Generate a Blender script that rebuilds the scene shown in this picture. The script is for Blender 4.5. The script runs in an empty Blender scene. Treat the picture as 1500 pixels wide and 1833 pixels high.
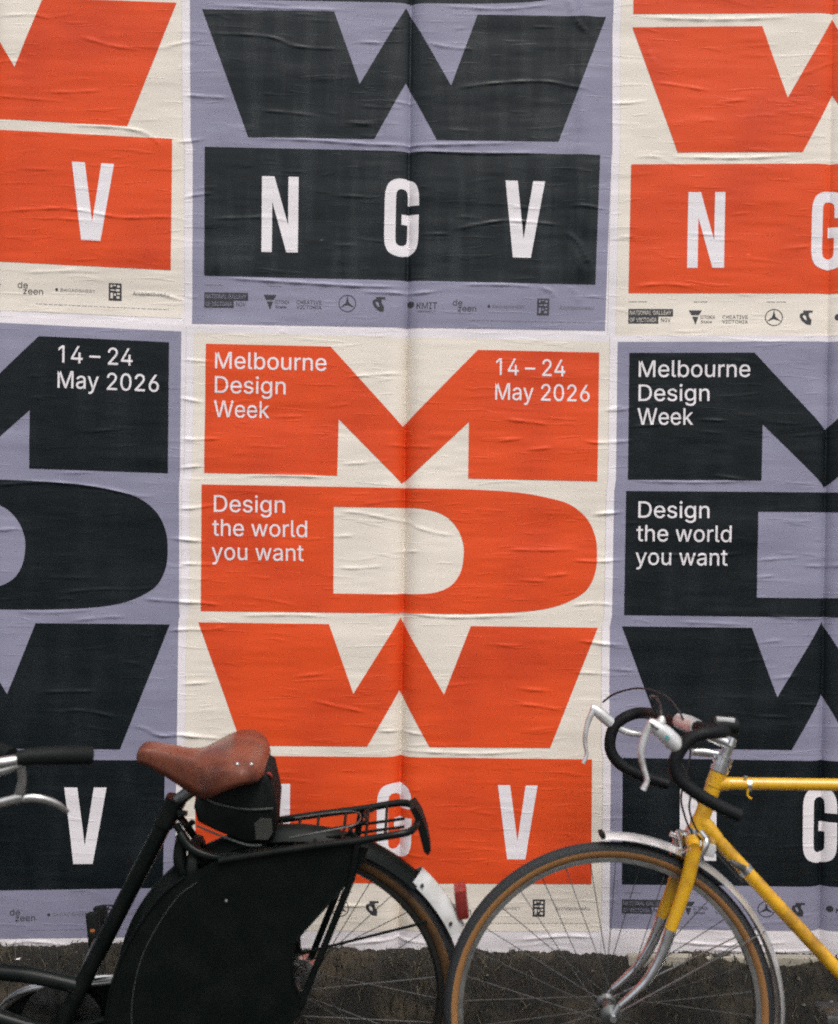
import bpy, bmesh, math, random
import numpy as np
from mathutils import Vector, Matrix, Quaternion

# ------------------------------------------------------------------ scene, camera, light
SC = bpy.context.scene
COL = SC.collection
R = math.radians
rng = np.random.default_rng(7)
random.seed(7)

F = 2260.0                      # focal length in photo pixels (photo 1500 x 1833)
CX, CY = 750.0, 916.5
DW = 3.0                        # camera to hoarding
H = 1.36                        # camera height
ROLL = R(0.8)
CAM = Vector((0, -DW, H))
RIGHT = Vector((math.cos(ROLL), 0, math.sin(ROLL)))
UP = Vector((-math.sin(ROLL), 0, math.cos(ROLL)))
FWD = Vector((0, 1, 0))

cam_d = bpy.data.cameras.new('camera')
cam = bpy.data.objects.new('camera', cam_d); COL.objects.link(cam)
cam_d.sensor_fit = 'HORIZONTAL'; cam_d.sensor_width = 36.0
cam_d.lens = F / 1500.0 * 36.0
cam_d.clip_start = 0.05; cam_d.clip_end = 2000
cam.matrix_world = Matrix(((RIGHT.x, UP.x, 0, CAM.x), (0, 0, -1, CAM.y), (RIGHT.z, UP.z, 0, CAM.z), (0, 0, 0, 1)))
cam_d.dof.use_dof = True
cam_d.dof.focus_distance = 2.97
cam_d.dof.aperture_fstop = 2.4
SC.camera = cam

SUN_EL, SUN_AZ = R(60), R(20)   # azimuth: from behind the camera, swung to its right
w = bpy.data.worlds.new('World'); SC.world = w; w.use_nodes = True
nt = w.node_tree; nt.nodes.clear()
sky = nt.nodes.new('ShaderNodeTexSky'); sky.sky_type = 'NISHITA'; sky.sun_disc = False
sky.sun_elevation = SUN_EL; sky.sun_rotation = math.pi - SUN_AZ
sky.air_density = 1.0; sky.dust_density = 6.0; sky.ozone_density = 1.0
hs = nt.nodes.new('ShaderNodeHueSaturation'); hs.inputs['Saturation'].default_value = 0.34
bg = nt.nodes.new('ShaderNodeBackground'); bg.inputs['Strength'].default_value = 0.135
wo = nt.nodes.new('ShaderNodeOutputWorld')
nt.links.new(sky.outputs[0], hs.inputs['Color']); nt.links.new(hs.outputs[0], bg.inputs[0]); nt.links.new(bg.outputs[0], wo.inputs[0])

sd = bpy.data.lights.new('sun', 'SUN'); sd.energy = 1.15; sd.angle = R(32); sd.color = (1.0, 0.965, 0.92)
sun = bpy.data.objects.new('sun', sd); COL.objects.link(sun)
to_sun = Vector((math.sin(SUN_AZ) * math.cos(SUN_EL), -math.cos(SUN_AZ) * math.cos(SUN_EL), math.sin(SUN_EL)))
sun.rotation_euler = (-to_sun).to_track_quat('-Z', 'Y').to_euler()
sun.location = (0, -4, 6)

SC.view_settings.view_transform = 'Standard'; SC.view_settings.look = 'None'
SC.view_settings.exposure = 0.19; SC.view_settings.gamma = 1.0
SC.render.engine = 'CYCLES'
SC.cycles.use_denoising = False
SC.cycles.max_bounces = 6
SC.cycles.use_adaptive_sampling = True; SC.cycles.adaptive_threshold = 0.03; SC.cycles.adaptive_min_samples = 16   # leaves a fine grain, like the film
SC.cycles.filter_width = 2.0

def ray(px, py):
    return (RIGHT * ((px - CX) / F) - UP * ((py - CY) / F) + FWD)
def at(px, py, y):              # the point seen at this pixel at world depth y
    d = ray(px, py); return CAM + d * ((y - CAM.y) / d.y)

# ------------------------------------------------------------------ materials
MATS = {}
def mat(name, col, rough=0.5, metal=0.0, var=0.0, vscale=60.0, bump=0.0, bscale=400.0, coat=0.0, col2=None, c2scale=8.0, c2lo=0.45, c2hi=0.7, spec=0.5, stretch=(1, 1, 1), rvar=0.0, crinkle=0.0):
    m = bpy.data.materials.new(name); m.use_nodes = True
    n = m.node_tree; b = n.nodes['Principled BSDF']
    b.inputs['Roughness'].default_value = rough; b.inputs['Metallic'].default_value = metal
    b.inputs['Specular IOR Level'].default_value = spec
    if coat: b.inputs['Coat Weight'].default_value = coat; b.inputs['Coat Roughness'].default_value = 0.12
    tc = n.nodes.new('ShaderNodeTexCoord')
    mp = n.nodes.new('ShaderNodeMapping'); mp.inputs['Scale'].default_value = stretch
    n.links.new(tc.outputs['Object'], mp.inputs[0])
    last = None
    rgb = n.nodes.new('ShaderNodeRGB'); rgb.outputs[0].default_value = (*col, 1); last = rgb.outputs[0]
    if col2:
        t = n.nodes.new('ShaderNodeTexNoise'); t.inputs['Scale'].default_value = c2scale; t.inputs['Detail'].default_value = 6
        n.links.new(mp.outputs[0], t.inputs[0])
        mr = n.nodes.new('ShaderNodeMapRange'); mr.inputs[1].default_value = c2lo; mr.inputs[2].default_value = c2hi
        n.links.new(t.outputs[0], mr.inputs[0])
        mx = n.nodes.new('ShaderNodeMix'); mx.data_type = 'RGBA'; mx.inputs[7].default_value = (*col2, 1)
        n.links.new(mr.outputs[0], mx.inputs[0]); n.links.new(last, mx.inputs[6]); last = mx.outputs[2]
        if rvar:
            ma = n.nodes.new('ShaderNodeMath'); ma.operation = 'MULTIPLY_ADD'; ma.inputs[1].default_value = rvar; ma.inputs[2].default_value = rough
            n.links.new(mr.outputs[0], ma.inputs[0]); n.links.new(ma.outputs[0], b.inputs['Roughness'])
    if var:
        t = n.nodes.new('ShaderNodeTexNoise'); t.inputs['Scale'].default_value = vscale; t.inputs['Detail'].default_value = 5; t.inputs['Roughness'].default_value = 0.7
        n.links.new(tc.outputs['Object'], t.inputs[0])
        mr = n.nodes.new('ShaderNodeMapRange'); mr.inputs[1].default_value = 0.25; mr.inputs[2].default_value = 0.75
        mr.inputs[3].default_value = 1 - var; mr.inputs[4].default_value = 1 + var
        n.links.new(t.outputs[0], mr.inputs[0])
        mx = n.nodes.new('ShaderNodeVectorMath'); mx.operation = 'SCALE'
        n.links.new(last, mx.inputs[0]); n.links.new(mr.outputs[0], mx.inputs['Scale']); last = mx.outputs[0]
    n.links.new(last, b.inputs['Base Color'])
    if bump:
        t = n.nodes.new('ShaderNodeTexNoise'); t.inputs['Scale'].default_value = bscale; t.inputs['Detail'].default_value = 4
        n.links.new(tc.outputs['Object'], t.inputs[0])
        bp = n.nodes.new('ShaderNodeBump'); bp.inputs['Strength'].default_value = bump; bp.inputs['Distance'].default_value = 0.002
        n.links.new(t.outputs[0], bp.inputs['Height']); n.links.new(bp.outputs[0], b.inputs['Normal'])
    if crinkle:                 # fine, mostly horizontal paste wrinkles
        cm = n.nodes.new('ShaderNodeMapping'); cm.inputs['Scale'].default_value = (9, 1, 75); n.links.new(tc.outputs['Object'], cm.inputs[0])
        t1 = n.nodes.new('ShaderNodeTexNoise'); t1.inputs['Scale'].default_value = 1.0; t1.inputs['Detail'].default_value = 2; t1.inputs['Distortion'].default_value = 0.6
        n.links.new(cm.outputs[0], t1.inputs[0])
        rd = n.nodes.new('ShaderNodeMapRange'); rd.inputs[1].default_value = 0.60; rd.inputs[2].default_value = 0.72; rd.interpolation_type = 'SMOOTHSTEP'
        n.links.new(t1.outputs[0], rd.inputs[0])
        b2 = n.nodes.new('ShaderNodeBump'); b2.inputs['Strength'].default_value = crinkle; b2.inputs['Distance'].default_value = 0.0012
        n.links.new(rd.outputs[0], b2.inputs['Height'])
        if bump: n.links.new(bp.outputs[0], b2.inputs['Normal'])
        n.links.new(b2.outputs[0], b.inputs['Normal'])
    MATS[name] = m
    return m

PV = dict(var=0.055, vscale=520.0, bump=0.10, bscale=300.0, crinkle=0.4)
mat('paper_white', (0.80, 0.755, 0.785), 0.6, col2=(0.73, 0.69, 0.72), c2scale=5, **PV)
mat('paper_cream', (0.79, 0.725, 0.635), 0.6, col2=(0.73, 0.665, 0.585), c2scale=5, **PV)
mat('paper_lavender', (0.262, 0.257, 0.355), 0.55, col2=(0.222, 0.22, 0.31), c2scale=5, **PV)
mat('ink_orange', (0.74, 0.076, 0.013), 0.55, spec=0.3, col2=(0.60, 0.055, 0.013), c2scale=4, **PV)
mat('ink_black', (0.005, 0.0085, 0.0105), 0.40, col2=(0.009, 0.013, 0.016), c2scale=9, spec=0.24, stretch=(1.6, 1, 0.5), rvar=0.12, var=0.2, vscale=620, bump=0.10, bscale=300, crinkle=0.22)
mat('ink_black_pasted', (0.006, 0.0100, 0.0125), 0.30, col2=(0.015, 0.0205, 0.024), c2scale=7, c2lo=0.44, c2hi=0.68, spec=0.33, stretch=(3.5, 1, 0.5), rvar=0.22, var=0.2, vscale=620, bump=0.10, bscale=300, crinkle=0.25)
mat('ink_white', (0.80, 0.76, 0.79), 0.6, **PV)
mat('ink_logo', (0.035, 0.036, 0.042), 0.5, **PV)
mat('ink_logo_faint', (0.19, 0.18, 0.21), 0.5, **PV)
mat('panel_paint', (0.70, 0.70, 0.72), 0.6, col2=(0.5, 0.49, 0.46), c2scale=7, var=0.06, bump=0.2, bscale=60)
mat('timber', (0.36, 0.33, 0.27), 0.8, col2=(0.22, 0.2, 0.16), c2scale=20, stretch=(0.3, 1, 4), bump=0.3, bscale=80)
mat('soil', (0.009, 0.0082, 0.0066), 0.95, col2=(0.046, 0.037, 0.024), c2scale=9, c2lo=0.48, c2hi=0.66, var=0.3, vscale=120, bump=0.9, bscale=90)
mat('ground_asphalt', (0.075, 0.074, 0.072), 0.9, col2=(0.055, 0.055, 0.054), c2scale=3, var=0.25, vscale=90, bump=0.6, bscale=50)
mat('grass_dry', (0.100, 0.085, 0.055), 0.8, col2=(0.022, 0.023, 0.015), c2scale=9, c2lo=0.4, c2hi=0.6, var=0.3, vscale=30)
mat('frame_yellow', (0.66, 0.36, 0.008), 0.32, coat=0.6, col2=(0.36, 0.16, 0.012), c2scale=30, c2lo=0.5, c2hi=0.8, var=0.10, vscale=140)
mat('frame_black', (0.004, 0.0065, 0.006), 0.28, spec=0.18, col2=(0.009, 0.011, 0.010), c2scale=20)
mat('vinyl_black', (0.004, 0.0065, 0.0058), 0.45, spec=0.13, col2=(0.008, 0.0105, 0.009), c2scale=14, bump=0.4, bscale=16)
mat('bag_fabric', (0.005, 0.007, 0.0065), 0.7, spec=0.15, col2=(0.012, 0.014, 0.013), c2scale=12, bump=0.35, bscale=500)
mat('bag_piping', (0.04, 0.048, 0.043), 0.5, var=0.1)
mat('bag_patch', (0.038, 0.040, 0.035), 0.6, var=0.25, vscale=160)
mat('leather', (0.185, 0.058, 0.034), 0.30, col2=(0.10, 0.032, 0.020), c2scale=16, c2lo=0.42, c2hi=0.7, var=0.08, vscale=120, bump=0.10, bscale=160)
mat('mudguard_alloy', (0.82, 0.82, 0.82), 0.24, 0.7, col2=(0.62, 0.61, 0.60), c2scale=30)
mat('chrome', (0.72, 0.73, 0.74), 0.18, 1.0, col2=(0.42, 0.42, 0.42), c2scale=40, rvar=0.2)
mat('alloy', (0.55, 0.55, 0.54), 0.34, 1.0, col2=(0.36, 0.36, 0.35), c2scale=40)
mat('steel_dull', (0.22, 0.23, 0.225), 0.4, 1.0, col2=(0.12, 0.12, 0.12), c2scale=50)
mat('spoke_steel', (0.085, 0.085, 0.085), 0.55, 0.7)
mat('tyre_black', (0.015, 0.017, 0.019), 0.75, var=0.2, vscale=200, bump=0.3, bscale=500)
mat('rim_alloy', (0.30, 0.305, 0.295), 0.38, 0.85, col2=(0.2, 0.2, 0.19), c2scale=30)
mat('sidewall_tan', (0.25, 0.118, 0.038), 0.7, var=0.15, vscale=120)
mat('sidewall_brown', (0.125, 0.062, 0.022), 0.7, col2=(0.05, 0.032, 0.018), c2scale=16, var=0.15, vscale=120)
mat('rim_dark', (0.045, 0.046, 0.044), 0.4, 0.6)
mat('bar_tape', (0.006, 0.007, 0.008), 0.55, spec=0.2, var=0.2, vscale=200, bump=0.4, bscale=350)
mat('hood_white', (0.66, 0.66, 0.67), 0.24, 0.35, col2=(0.46, 0.45, 0.43), c2scale=40)
mat('rubber', (0.006, 0.008, 0.008), 0.6, spec=0.18, bump=0.2, bscale=300)
mat('mudguard_white', (0.60, 0.60, 0.60), 0.4, col2=(0.44, 0.43, 0.40), c2scale=25, var=0.05)
mat('reflector_red', (0.22, 0.022, 0.018), 0.25, coat=0.5)
mat('reflector_amber', (0.36, 0.11, 0.015), 0.25, coat=0.5)
mat('sticker_teal', (0.04, 0.30, 0.29), 0.4)
mat('cable_black', (0.016, 0.016, 0.018), 0.4)

# ------------------------------------------------------------------ mesh helpers
def link(name, me, material, parent=None, smooth=False):
    o = bpy.data.objects.new(name, me); COL.objects.link(o)
    if material: me.materials.append(MATS[material])
    if smooth:
        me.polygons.foreach_set('use_smooth', [True] * len(me.polygons))
    if parent: o.parent = parent
    return o
def tag(o, label=None, cat=None, group=None, kind=None):
    for k, v in (('label', label), ('category', cat), ('group', group), ('kind', kind)):
        if v: o[k] = v
    return o
def empty(name, loc=(0, 0, 0), rot=(0, 0, 0), parent=None):
    o = bpy.data.objects.new(name, None); COL.objects.link(o)
    o.location = loc; o.rotation_euler = rot; o.empty_display_size = 0.05
    if parent: o.parent = parent
    return o

def spline(pts, n=6):
    """Catmull-Rom through points (tuples of any length)."""
    P = [np.array(p, float) for p in pts]
    if len(P) < 3: return P
    P = [2 * P[0] - P[1]] + P + [2 * P[-1] - P[-2]]
    out = []
    for i in range(1, len(P) - 2):
        a, b, c, d = P[i - 1:i + 3]
        for k in range(n):
            t = k / n
            out.append(0.5 * ((2 * b) + (c - a) * t + (2 * a - 5 * b + 4 * c - d) * t * t + (3 * b - a - 3 * c + d) * t ** 3))
    out.append(P[-2]); return out

class MB:
    def __init__(s): s.v = []; s.f = []
    def add(s, vs, fs):
        o = len(s.v); s.v += [tuple(map(float, p)) for p in vs]; s.f += [tuple(i + o for i in f) for f in fs]; return s
    def box(s, c, size, rot=None, bev=0.0):
        bm = bmesh.new(); bmesh.ops.create_cube(bm, size=1)
        bmesh.ops.scale(bm, vec=size, verts=bm.verts)
        if bev: bmesh.ops.bevel(bm, geom=bm.edges[:], offset=bev, segments=2, affect='EDGES', profile=0.6)
        M = (rot.to_4x4() if rot is not None else Matrix.Identity(4)); M.translation = Vector(c)
        bm.verts.index_update()
        s.add([M @ v.co for v in bm.verts], [[v.index for v in f.verts] for f in bm.faces]); bm.free(); return s
    def tube(s, pts, r, n=10, smooth=0, cap=True, flat=1.0):
        """sweep a circle along points; r scalar or list; flat squashes along the second frame axis"""
        if np.isscalar(r): r = [r] * len(pts)
        Q = [tuple(p) + (rr,) for p, rr in zip(pts, r)]
        if smooth: Q = spline(Q, smooth)
        P = [Vector(q[:3]) for q in Q]; rr = [float(q[3]) for q in Q]
        T = []
        for i in range(len(P)):
            t = (P[min(i + 1, len(P) - 1)] - P[max(i - 1, 0)])
            T.append(t.normalized())
        up = Vector((0, 1, 0)) if abs(T[0].y) < 0.9 else Vector((0, 0, 1))
        a = T[0].cross(up).normalized(); vs = []; fs = []
        for i in range(len(P)):
            if i:
                q = T[i - 1].rotation_difference(T[i]); a = q @ a
            a = (a - T[i] * a.dot(T[i])).normalized(); b = T[i].cross(a)
            for k in range(n):
                an = 2 * math.pi * k / n
                vs.append(P[i] + a * (math.cos(an) * rr[i]) + b * (math.sin(an) * rr[i] * flat))
        for i in range(len(P) - 1):
            for k in range(n):
                k2 = (k + 1) % n
                fs.append((i * n + k, i * n + k2, (i + 1) * n + k2, (i + 1) * n + k))
        if cap:
            fs.append(tuple(range(n))[::-1]); fs.append(tuple((len(P) - 1) * n + k for k in range(n)))
        return s.add(vs, fs)
    def revolve(s, prof, c=(0, 0, 0), a0=0, a1=360, n=72, closed=True):
        """profile of (radius, y) turned round the y axis through c; angle from +z towards +x"""
        full = abs(a1 - a0) >= 359.9; m = len(prof); vs = []; fs = []
        cnt = n if full else n + 1
        for i in range(cnt):
            a = R(a0 + (a1 - a0) * i / n)
            for (rad, y) in prof: vs.append((c[0] + math.sin(a) * rad, c[1] + y, c[2] + math.cos(a) * rad))
        for i in range(n):
            j = (i + 1) % cnt
            for k in range(m if closed else m - 1):
                k2 = (k + 1) % m
                fs.append((i * m + k, i * m + k2, j * m + k2, j * m + k))
        if not full and closed:
            fs.append(tuple(range(m))); fs.append(tuple(n * m + k for k in range(m))[::-1])
        return s.add(vs, fs)
    def poly(s, pts, off):
        """outline extruded by the vector off"""
        n = len(pts); off = Vector(off)
        vs = [Vector(p) - off / 2 for p in pts] + [Vector(p) + off / 2 for p in pts]
        fs = [tuple(range(n)), tuple(range(n, 2 * n))[::-1]] + [(i, i + n, (i + 1) % n + n, (i + 1) % n) for i in range(n)]
        return s.add(vs, fs)
    def mesh(s, name):
        me = bpy.data.meshes.new(name); me.from_pydata(s.v, [], s.f); me.update()
        bm = bmesh.new(); bm.from_mesh(me)
        bmesh.ops.recalc_face_normals(bm, faces=bm.faces)
        ng = [f for f in bm.faces if len(f.verts) > 12]
        if ng: bmesh.ops.triangulate(bm, faces=ng)
        bm.to_mesh(me); bm.free(); return me
    def build(s, name, material, parent=None, smooth=True, angle=40):
        me = s.mesh(name); o = link(name, me, material, parent)
        if smooth:
            me.polygons.foreach_set('use_smooth', [True] * len(me.polygons))
            me.set_sharp_from_angle(angle=R(angle))
        return o

# ------------------------------------------------------------------ paper relief (world x,z on the hoarding face)
RX0, RX1, RZ0, RZ1, RS = -1.75, 1.75, 0.15, 3.4, 0.0015
NXR, NZR = int((RX1 - RX0) / RS) + 1, int((RZ1 - RZ0) / RS) + 1
HF = np.zeros((NZR, NXR), np.float32)
def wall(px, py):               # pixel arrays -> x,z on the hoarding
    k = DW / F
    a = (np.asarray(px, float) - CX) * k; b = -(np.asarray(py, float) - CY) * k
    return CAM.x + a * RIGHT.x + b * UP.x, CAM.z + a * RIGHT.z + b * UP.z
def smooth_noise(cx, cz):
    gx, gz = int((RX1 - RX0) / cx) + 3, int((RZ1 - RZ0) / cz) + 3
    g = rng.standard_normal((gz, gx))
    fx = np.arange(NXR) * RS / cx; fz = np.arange(NZR) * RS / cz
    ix = fx.astype(int); tx = fx - ix; tx = tx * tx * (3 - 2 * tx)
    iz = fz.astype(int); tz = fz - iz; tz = (tz * tz * (3 - 2 * tz))[:, None]
    r0 = g[:, ix] * (1 - tx) + g[:, ix + 1] * tx
    return (r0[iz] * (1 - tz) + r0[iz + 1] * tz).astype(np.float32)
HF += smooth_noise(0.35, 0.09) * 0.0011 + smooth_noise(0.16, 0.035) * 0.00045 + smooth_noise(0.06, 0.012) * 0.00016
def crease(pts, amp, wu=0.0042, wl=0.0022, px=True):
    """a fold in the paper: gentle above, steep below"""
    p = np.array(pts, float)
    if px: x, z = wall(p[:, 0], p[:, 1]); p = np.stack([x, z], 1)
    if len(p) > 2: p = np.array(spline(p, 5))
    L = np.concatenate([[0], np.cumsum(np.hypot(*np.diff(p, axis=0).T))]); tot = L[-1]
    m = 4 * max(wu, wl)
    x0, x1 = p[:, 0].min() - m, p[:, 0].max() + m; z0, z1 = p[:, 1].min() - m, p[:, 1].max() + m
    i0, i1 = max(0, int((x0 - RX0) / RS)), min(NXR, int((x1 - RX0) / RS) + 1)
    j0, j1 = max(0, int((z0 - RZ0) / RS)), min(NZR, int((z1 - RZ0) / RS) + 1)
    if i1 - i0 < 2 or j1 - j0 < 2: return
    X, Z = np.meshgrid(RX0 + np.arange(i0, i1) * RS, RZ0 + np.arange(j0, j1) * RS)
    best = np.full(X.shape, 1e9); S = np.zeros(X.shape); sg = np.ones(X.shape)
    for a, b, la in zip(p[:-1], p[1:], L[:-1]):
        d = b - a; l2 = max(d @ d, 1e-12)
        t = np.clip(((X - a[0]) * d[0] + (Z - a[1]) * d[1]) / l2, 0, 1)
        ex, ez = X - a[0] - t * d[0], Z - a[1] - t * d[1]
        dd = np.hypot(ex, ez); k = dd < best
        n = np.array([-d[1], d[0]]); n = n if n[1] >= 0 else -n
        best = np.where(k, dd, best); S = np.where(k, la + t * math.sqrt(l2), S); sg = np.where(k, np.sign(ex * n[0] + ez * n[1]), sg)
    s = S / max(tot, 1e-9)
    tap = np.clip(np.minimum(s, 1 - s) / 0.28, 0, 1); tap = tap * tap * (3 - 2 * tap)
    wv = 0.75 + 0.25 * np.sin(S * 95 + amp * 5e4)
    f = np.where(sg > 0, np.exp(-(best / wu) ** 2), np.exp(-(best / wl) ** 2))
    HF[j0:j1, i0:i1] += (amp * tap * wv * f).astype(np.float32)

CREASES = [
 # upper left sheet
 (1.6, (133, 65), (200, 85), (262, 94)), (1.6, (285, 91), (330, 80), (373, 75)), (1.2, (70, 167), (130, 168), (195, 164)), (1.0, (-30, 172), (60, 180), (130, 185)),
 (2.2, (326, 173), (365, 176), (412, 179)), (2.4, (120, 226), (223, 232), (270, 246), (300, 280)), (2.0, (312, 256), (340, 256), (372, 250)), (1.0, (28, 304), (115, 307)),
 (1.8, (-40, 384), (80, 376), (140, 378), (220, 392), (307, 391), (366, 405)), (2.2, (326, 359), (350, 352), (385, 348)), (1.8, (223, 527), (290, 529), (345, 546)), (1.2, (30, 490), (140, 487), (190, 491)),
 (1.0, (-60, 120), (20, 112), (60, 118)), (1.3, (-10, 32), (60, 30), (100, 40)),
 # upper middle sheet
 (1.4, (357, 63), (480, 70), (533, 88), (633, 93)), (1.8, (637, 78), (690, 82)), (1.6, (755, 77), (800, 88), (851, 92)), (1.1, (450, 200), (520, 205), (583, 213)),
 (1.5, (612, 222), (683, 226)), (1.5, (688, 184), (745, 188)), (1.2, (367, 394), (487, 392), (533, 406)), (1.2, (593, 352), (683, 357)), (1.2, (745, 422), (810, 421)),
 (1.6, (800, 165), (870, 154), (968, 149), (1030, 160), (1083, 172)), (2.6, (1012, -10), (1030, 40), (1056, 72)), (1.9, (800, 416), (870, 402), (917, 398), (1019, 407)),
 (2.2, (1008, 412), (1035, 440), (1064, 492)), (1.6, (1016, 372), (1050, 372), (1085, 378)), (1.3, (1020, 440), (1034, 470), (1040, 508)), (3.0, (430, 249), (560, 254), (680, 262), (800, 262), (960, 258)),
 (3.4, (380, 498), (520, 507), (640, 514), (740, 516)), (2.6, (640, 524), (740, 527), (800, 521)), (2.2, (820, 512), (900, 512), (960, 516)), (2.0, (960, 513), (985, 524), (992, 540)), (1.6, (1015, 515), (1030, 526), (1036, 548)),
 (2.0, (360, 12), (500, 19), (640, 23)), (1.8, (780, 14), (900, 20), (1000, 10)), (1.6, (700, 268), (850, 278), (1000, 275)),
 # upper right sheet
 (1.8, (1085, 188), (1120, 188), (1160, 184)), (1.5, (1160, 150), (1220, 158), (1276, 168)), (1.3, (1275, 188), (1341, 181)), (1.2, (1145, 70), (1160, 98), (1173, 126)), (1.6, (1127, 515), (1190, 511), (1257, 518)),
 (1.1, (1220, 420), (1304, 425)), (1.0, (1388, 449), (1453, 443)), (2.4, (1125, 34), (1280, 39), (1430, 34)), (2.6, (1190, 284), (1330, 286), (1430, 280)), (1.4, (1130, 285), (1160, 283), (1190, 286)), (1.0, (1400, 150), (1500, 110)), (1.3, (1090, 430), (1140, 425)),
 # centre sheet
 (1.5, (610, 678), (680, 672), (745, 669)), (1.2, (480, 748), (553, 746)), (1.0, (584, 730), (630, 724)), (2.3, (318, 783), (345, 788), (400, 786)), (2.0, (318, 839), (367, 834)), (2.2, (318, 712), (345, 718), (372, 724)),
 (1.8, (322, 645), (390, 651)), (1.6, (604, 832), (665, 829)), (1.6, (685, 797), (780, 802)), (2.2, (430, 853), (520, 852), (605, 857)), (2.2, (316, 911), (350, 910), (392, 903)), (2.0, (316, 965), (372, 970)), (2.2, (316, 1009), (392, 1011)), (2.2, (316, 1080), (350, 1078), (400, 1083)),
 (1.8, (596, 917), (640, 918), (700, 930), (755, 940)), (1.7, (596, 1016), (640, 1017), (690, 1013)), (1.5, (590, 961), (635, 959)), (1.5, (700, 989), (755, 987)), (1.9, (895, 751), (940, 756), (985, 762)), (1.7, (878, 792), (940, 785)), (1.7, (938, 807), (990, 802)),
 (1.7, (725, 936), (770, 952), (815, 960)), (1.6, (895, 983), (970, 985), (1036, 983)), (1.9, (1018, 1003), (1100, 1007)), (1.6, (970, 1032), (1018, 1027)), (1.3, (918, 1037), (980, 1041)), (2.0, (1056, 923), (1108, 918)), (2.0, (1015, 1084), (1060, 1080), (1102, 1083)), (2.0, (1080, 737), (1114, 728)), (2.0, (1036, 789), (1070, 794), (1136, 790)),
 (1.5, (550, 1250), (600, 1262), (665, 1276)), (1.4, (520, 1211), (590, 1204)), (2.0, (322, 1224), (385, 1220)), (2.4, (322, 1316), (400, 1320)), (2.0, (668, 1306), (720, 1309), (768, 1315)), (1.4, (915, 1230), (990, 1237)), (1.7, (915, 1258), (960, 1262), (1010, 1271)), (1.8, (1028, 1145), (1095, 1154)), (1.8, (1018, 1202), (1095, 1206)),
 (2.2, (640, 1103), (720, 1097), (800, 1104), (960, 1101)), (1.8, (420, 1102), (520, 1100), (600, 1104)), (2.0, (700, 1341), (850, 1347), (960, 1342)), (1.5, (366, 1128), (410, 1122)), (1.0, (860, 1150), (930, 1158)), (1.0, (690, 1186), (740, 1190)),
 # lower left sheet
 (2.2, (-60, 868), (0, 869), (88, 864), (187, 875), (253, 889), (305, 885)), (2.2, (-60, 951), (0, 949), (45, 947)), (1.4, (101, 1062), (160, 1056), (225, 1053)), (2.2, (250, 1070), (299, 1075), (378, 1079)), (2.2, (298, 1129), (340, 1126), (376, 1127)),
 (3.0, (234, 1296), (262, 1303), (288, 1315), (330, 1314), (376, 1318)), (1.7, (70, 1238), (182, 1236)), (1.6, (104, 1271), (160, 1272), (230, 1288)), (1.8, (298, 963), (368, 969)), (1.6, (120, 1112), (200, 1104), (240, 1106)), (1.6, (20, 1094), (100, 1096), (180, 1090)), (1.3, (150, 775), (235, 768)), (1.3, (100, 848), (180, 846)), (1.2, (300, 1015), (340, 1013)),
 # lower right sheet
 (1.7, (1342, 1004), (1390, 1000), (1432, 998)), (1.7, (1342, 1035), (1384, 1030)), (1.8, (1424, 1012), (1470, 1014), (1520, 1012)), (1.8, (1056, 920), (1120, 917)), (2.0, (1056, 1005), (1120, 1002)), (1.5, (1115, 990), (1230, 994), (1342, 991)), (1.9, (1056, 1150), (1122, 1155)), (2.0, (1078, 737), (1110, 735), (1138, 728)),
 (1.5, (1270, 852), (1340, 861)), (1.5, (1240, 752), (1300, 755)), (1.4, (1120, 766), (1200, 760)), (1.5, (1080, 1196), (1140, 1200)), (1.5, (1370, 1215), (1430, 1208)), (1.5, (1350, 1150), (1400, 1145)), (1.4, (1410, 1258), (1470, 1262)), (1.3, (1340, 1280), (1420, 1283)), (2.2, (1120, 861), (1220, 864), (1350, 862)), (1.8, (1360, 1100), (1420, 1106), (1500, 1105)), (1.6, (1200, 1112), (1340, 1118)),
 # foot of the sheets
 (2.6, (920, 1680), (1010, 1672), (1075, 1676)), (2.6, (1180, 1680), (1300, 1688), (1420, 1682)), (2.4, (600, 1690), (700, 1680), (790, 1688)), (2.2, (0, 1690), (60, 1682), (140, 1692)), (2.0, (1220, 1694), (1380, 1700), (1500, 1694)), (2.0, (500, 1612), (640, 1618), (700, 1612)),
]
for c in CREASES: crease(c[1:], c[0] * 0.0013)
for i in range(620):            # the many faint ones in between
    x, y = rng.uniform(-420, 1850), rng.uniform(-500, 1690)
    l = rng.uniform(8, 50); a = rng.normal(0, 0.09); k = rng.normal(0, 0.06) * l
    crease([(x - l, y - l * a), (x, y + k), (x + l, y + l * a)], rng.uniform(0.0002, 0.0011), wu=rng.uniform(0.0025, 0.0045), wl=rng.uniform(0.0016, 0.0026))
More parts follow.
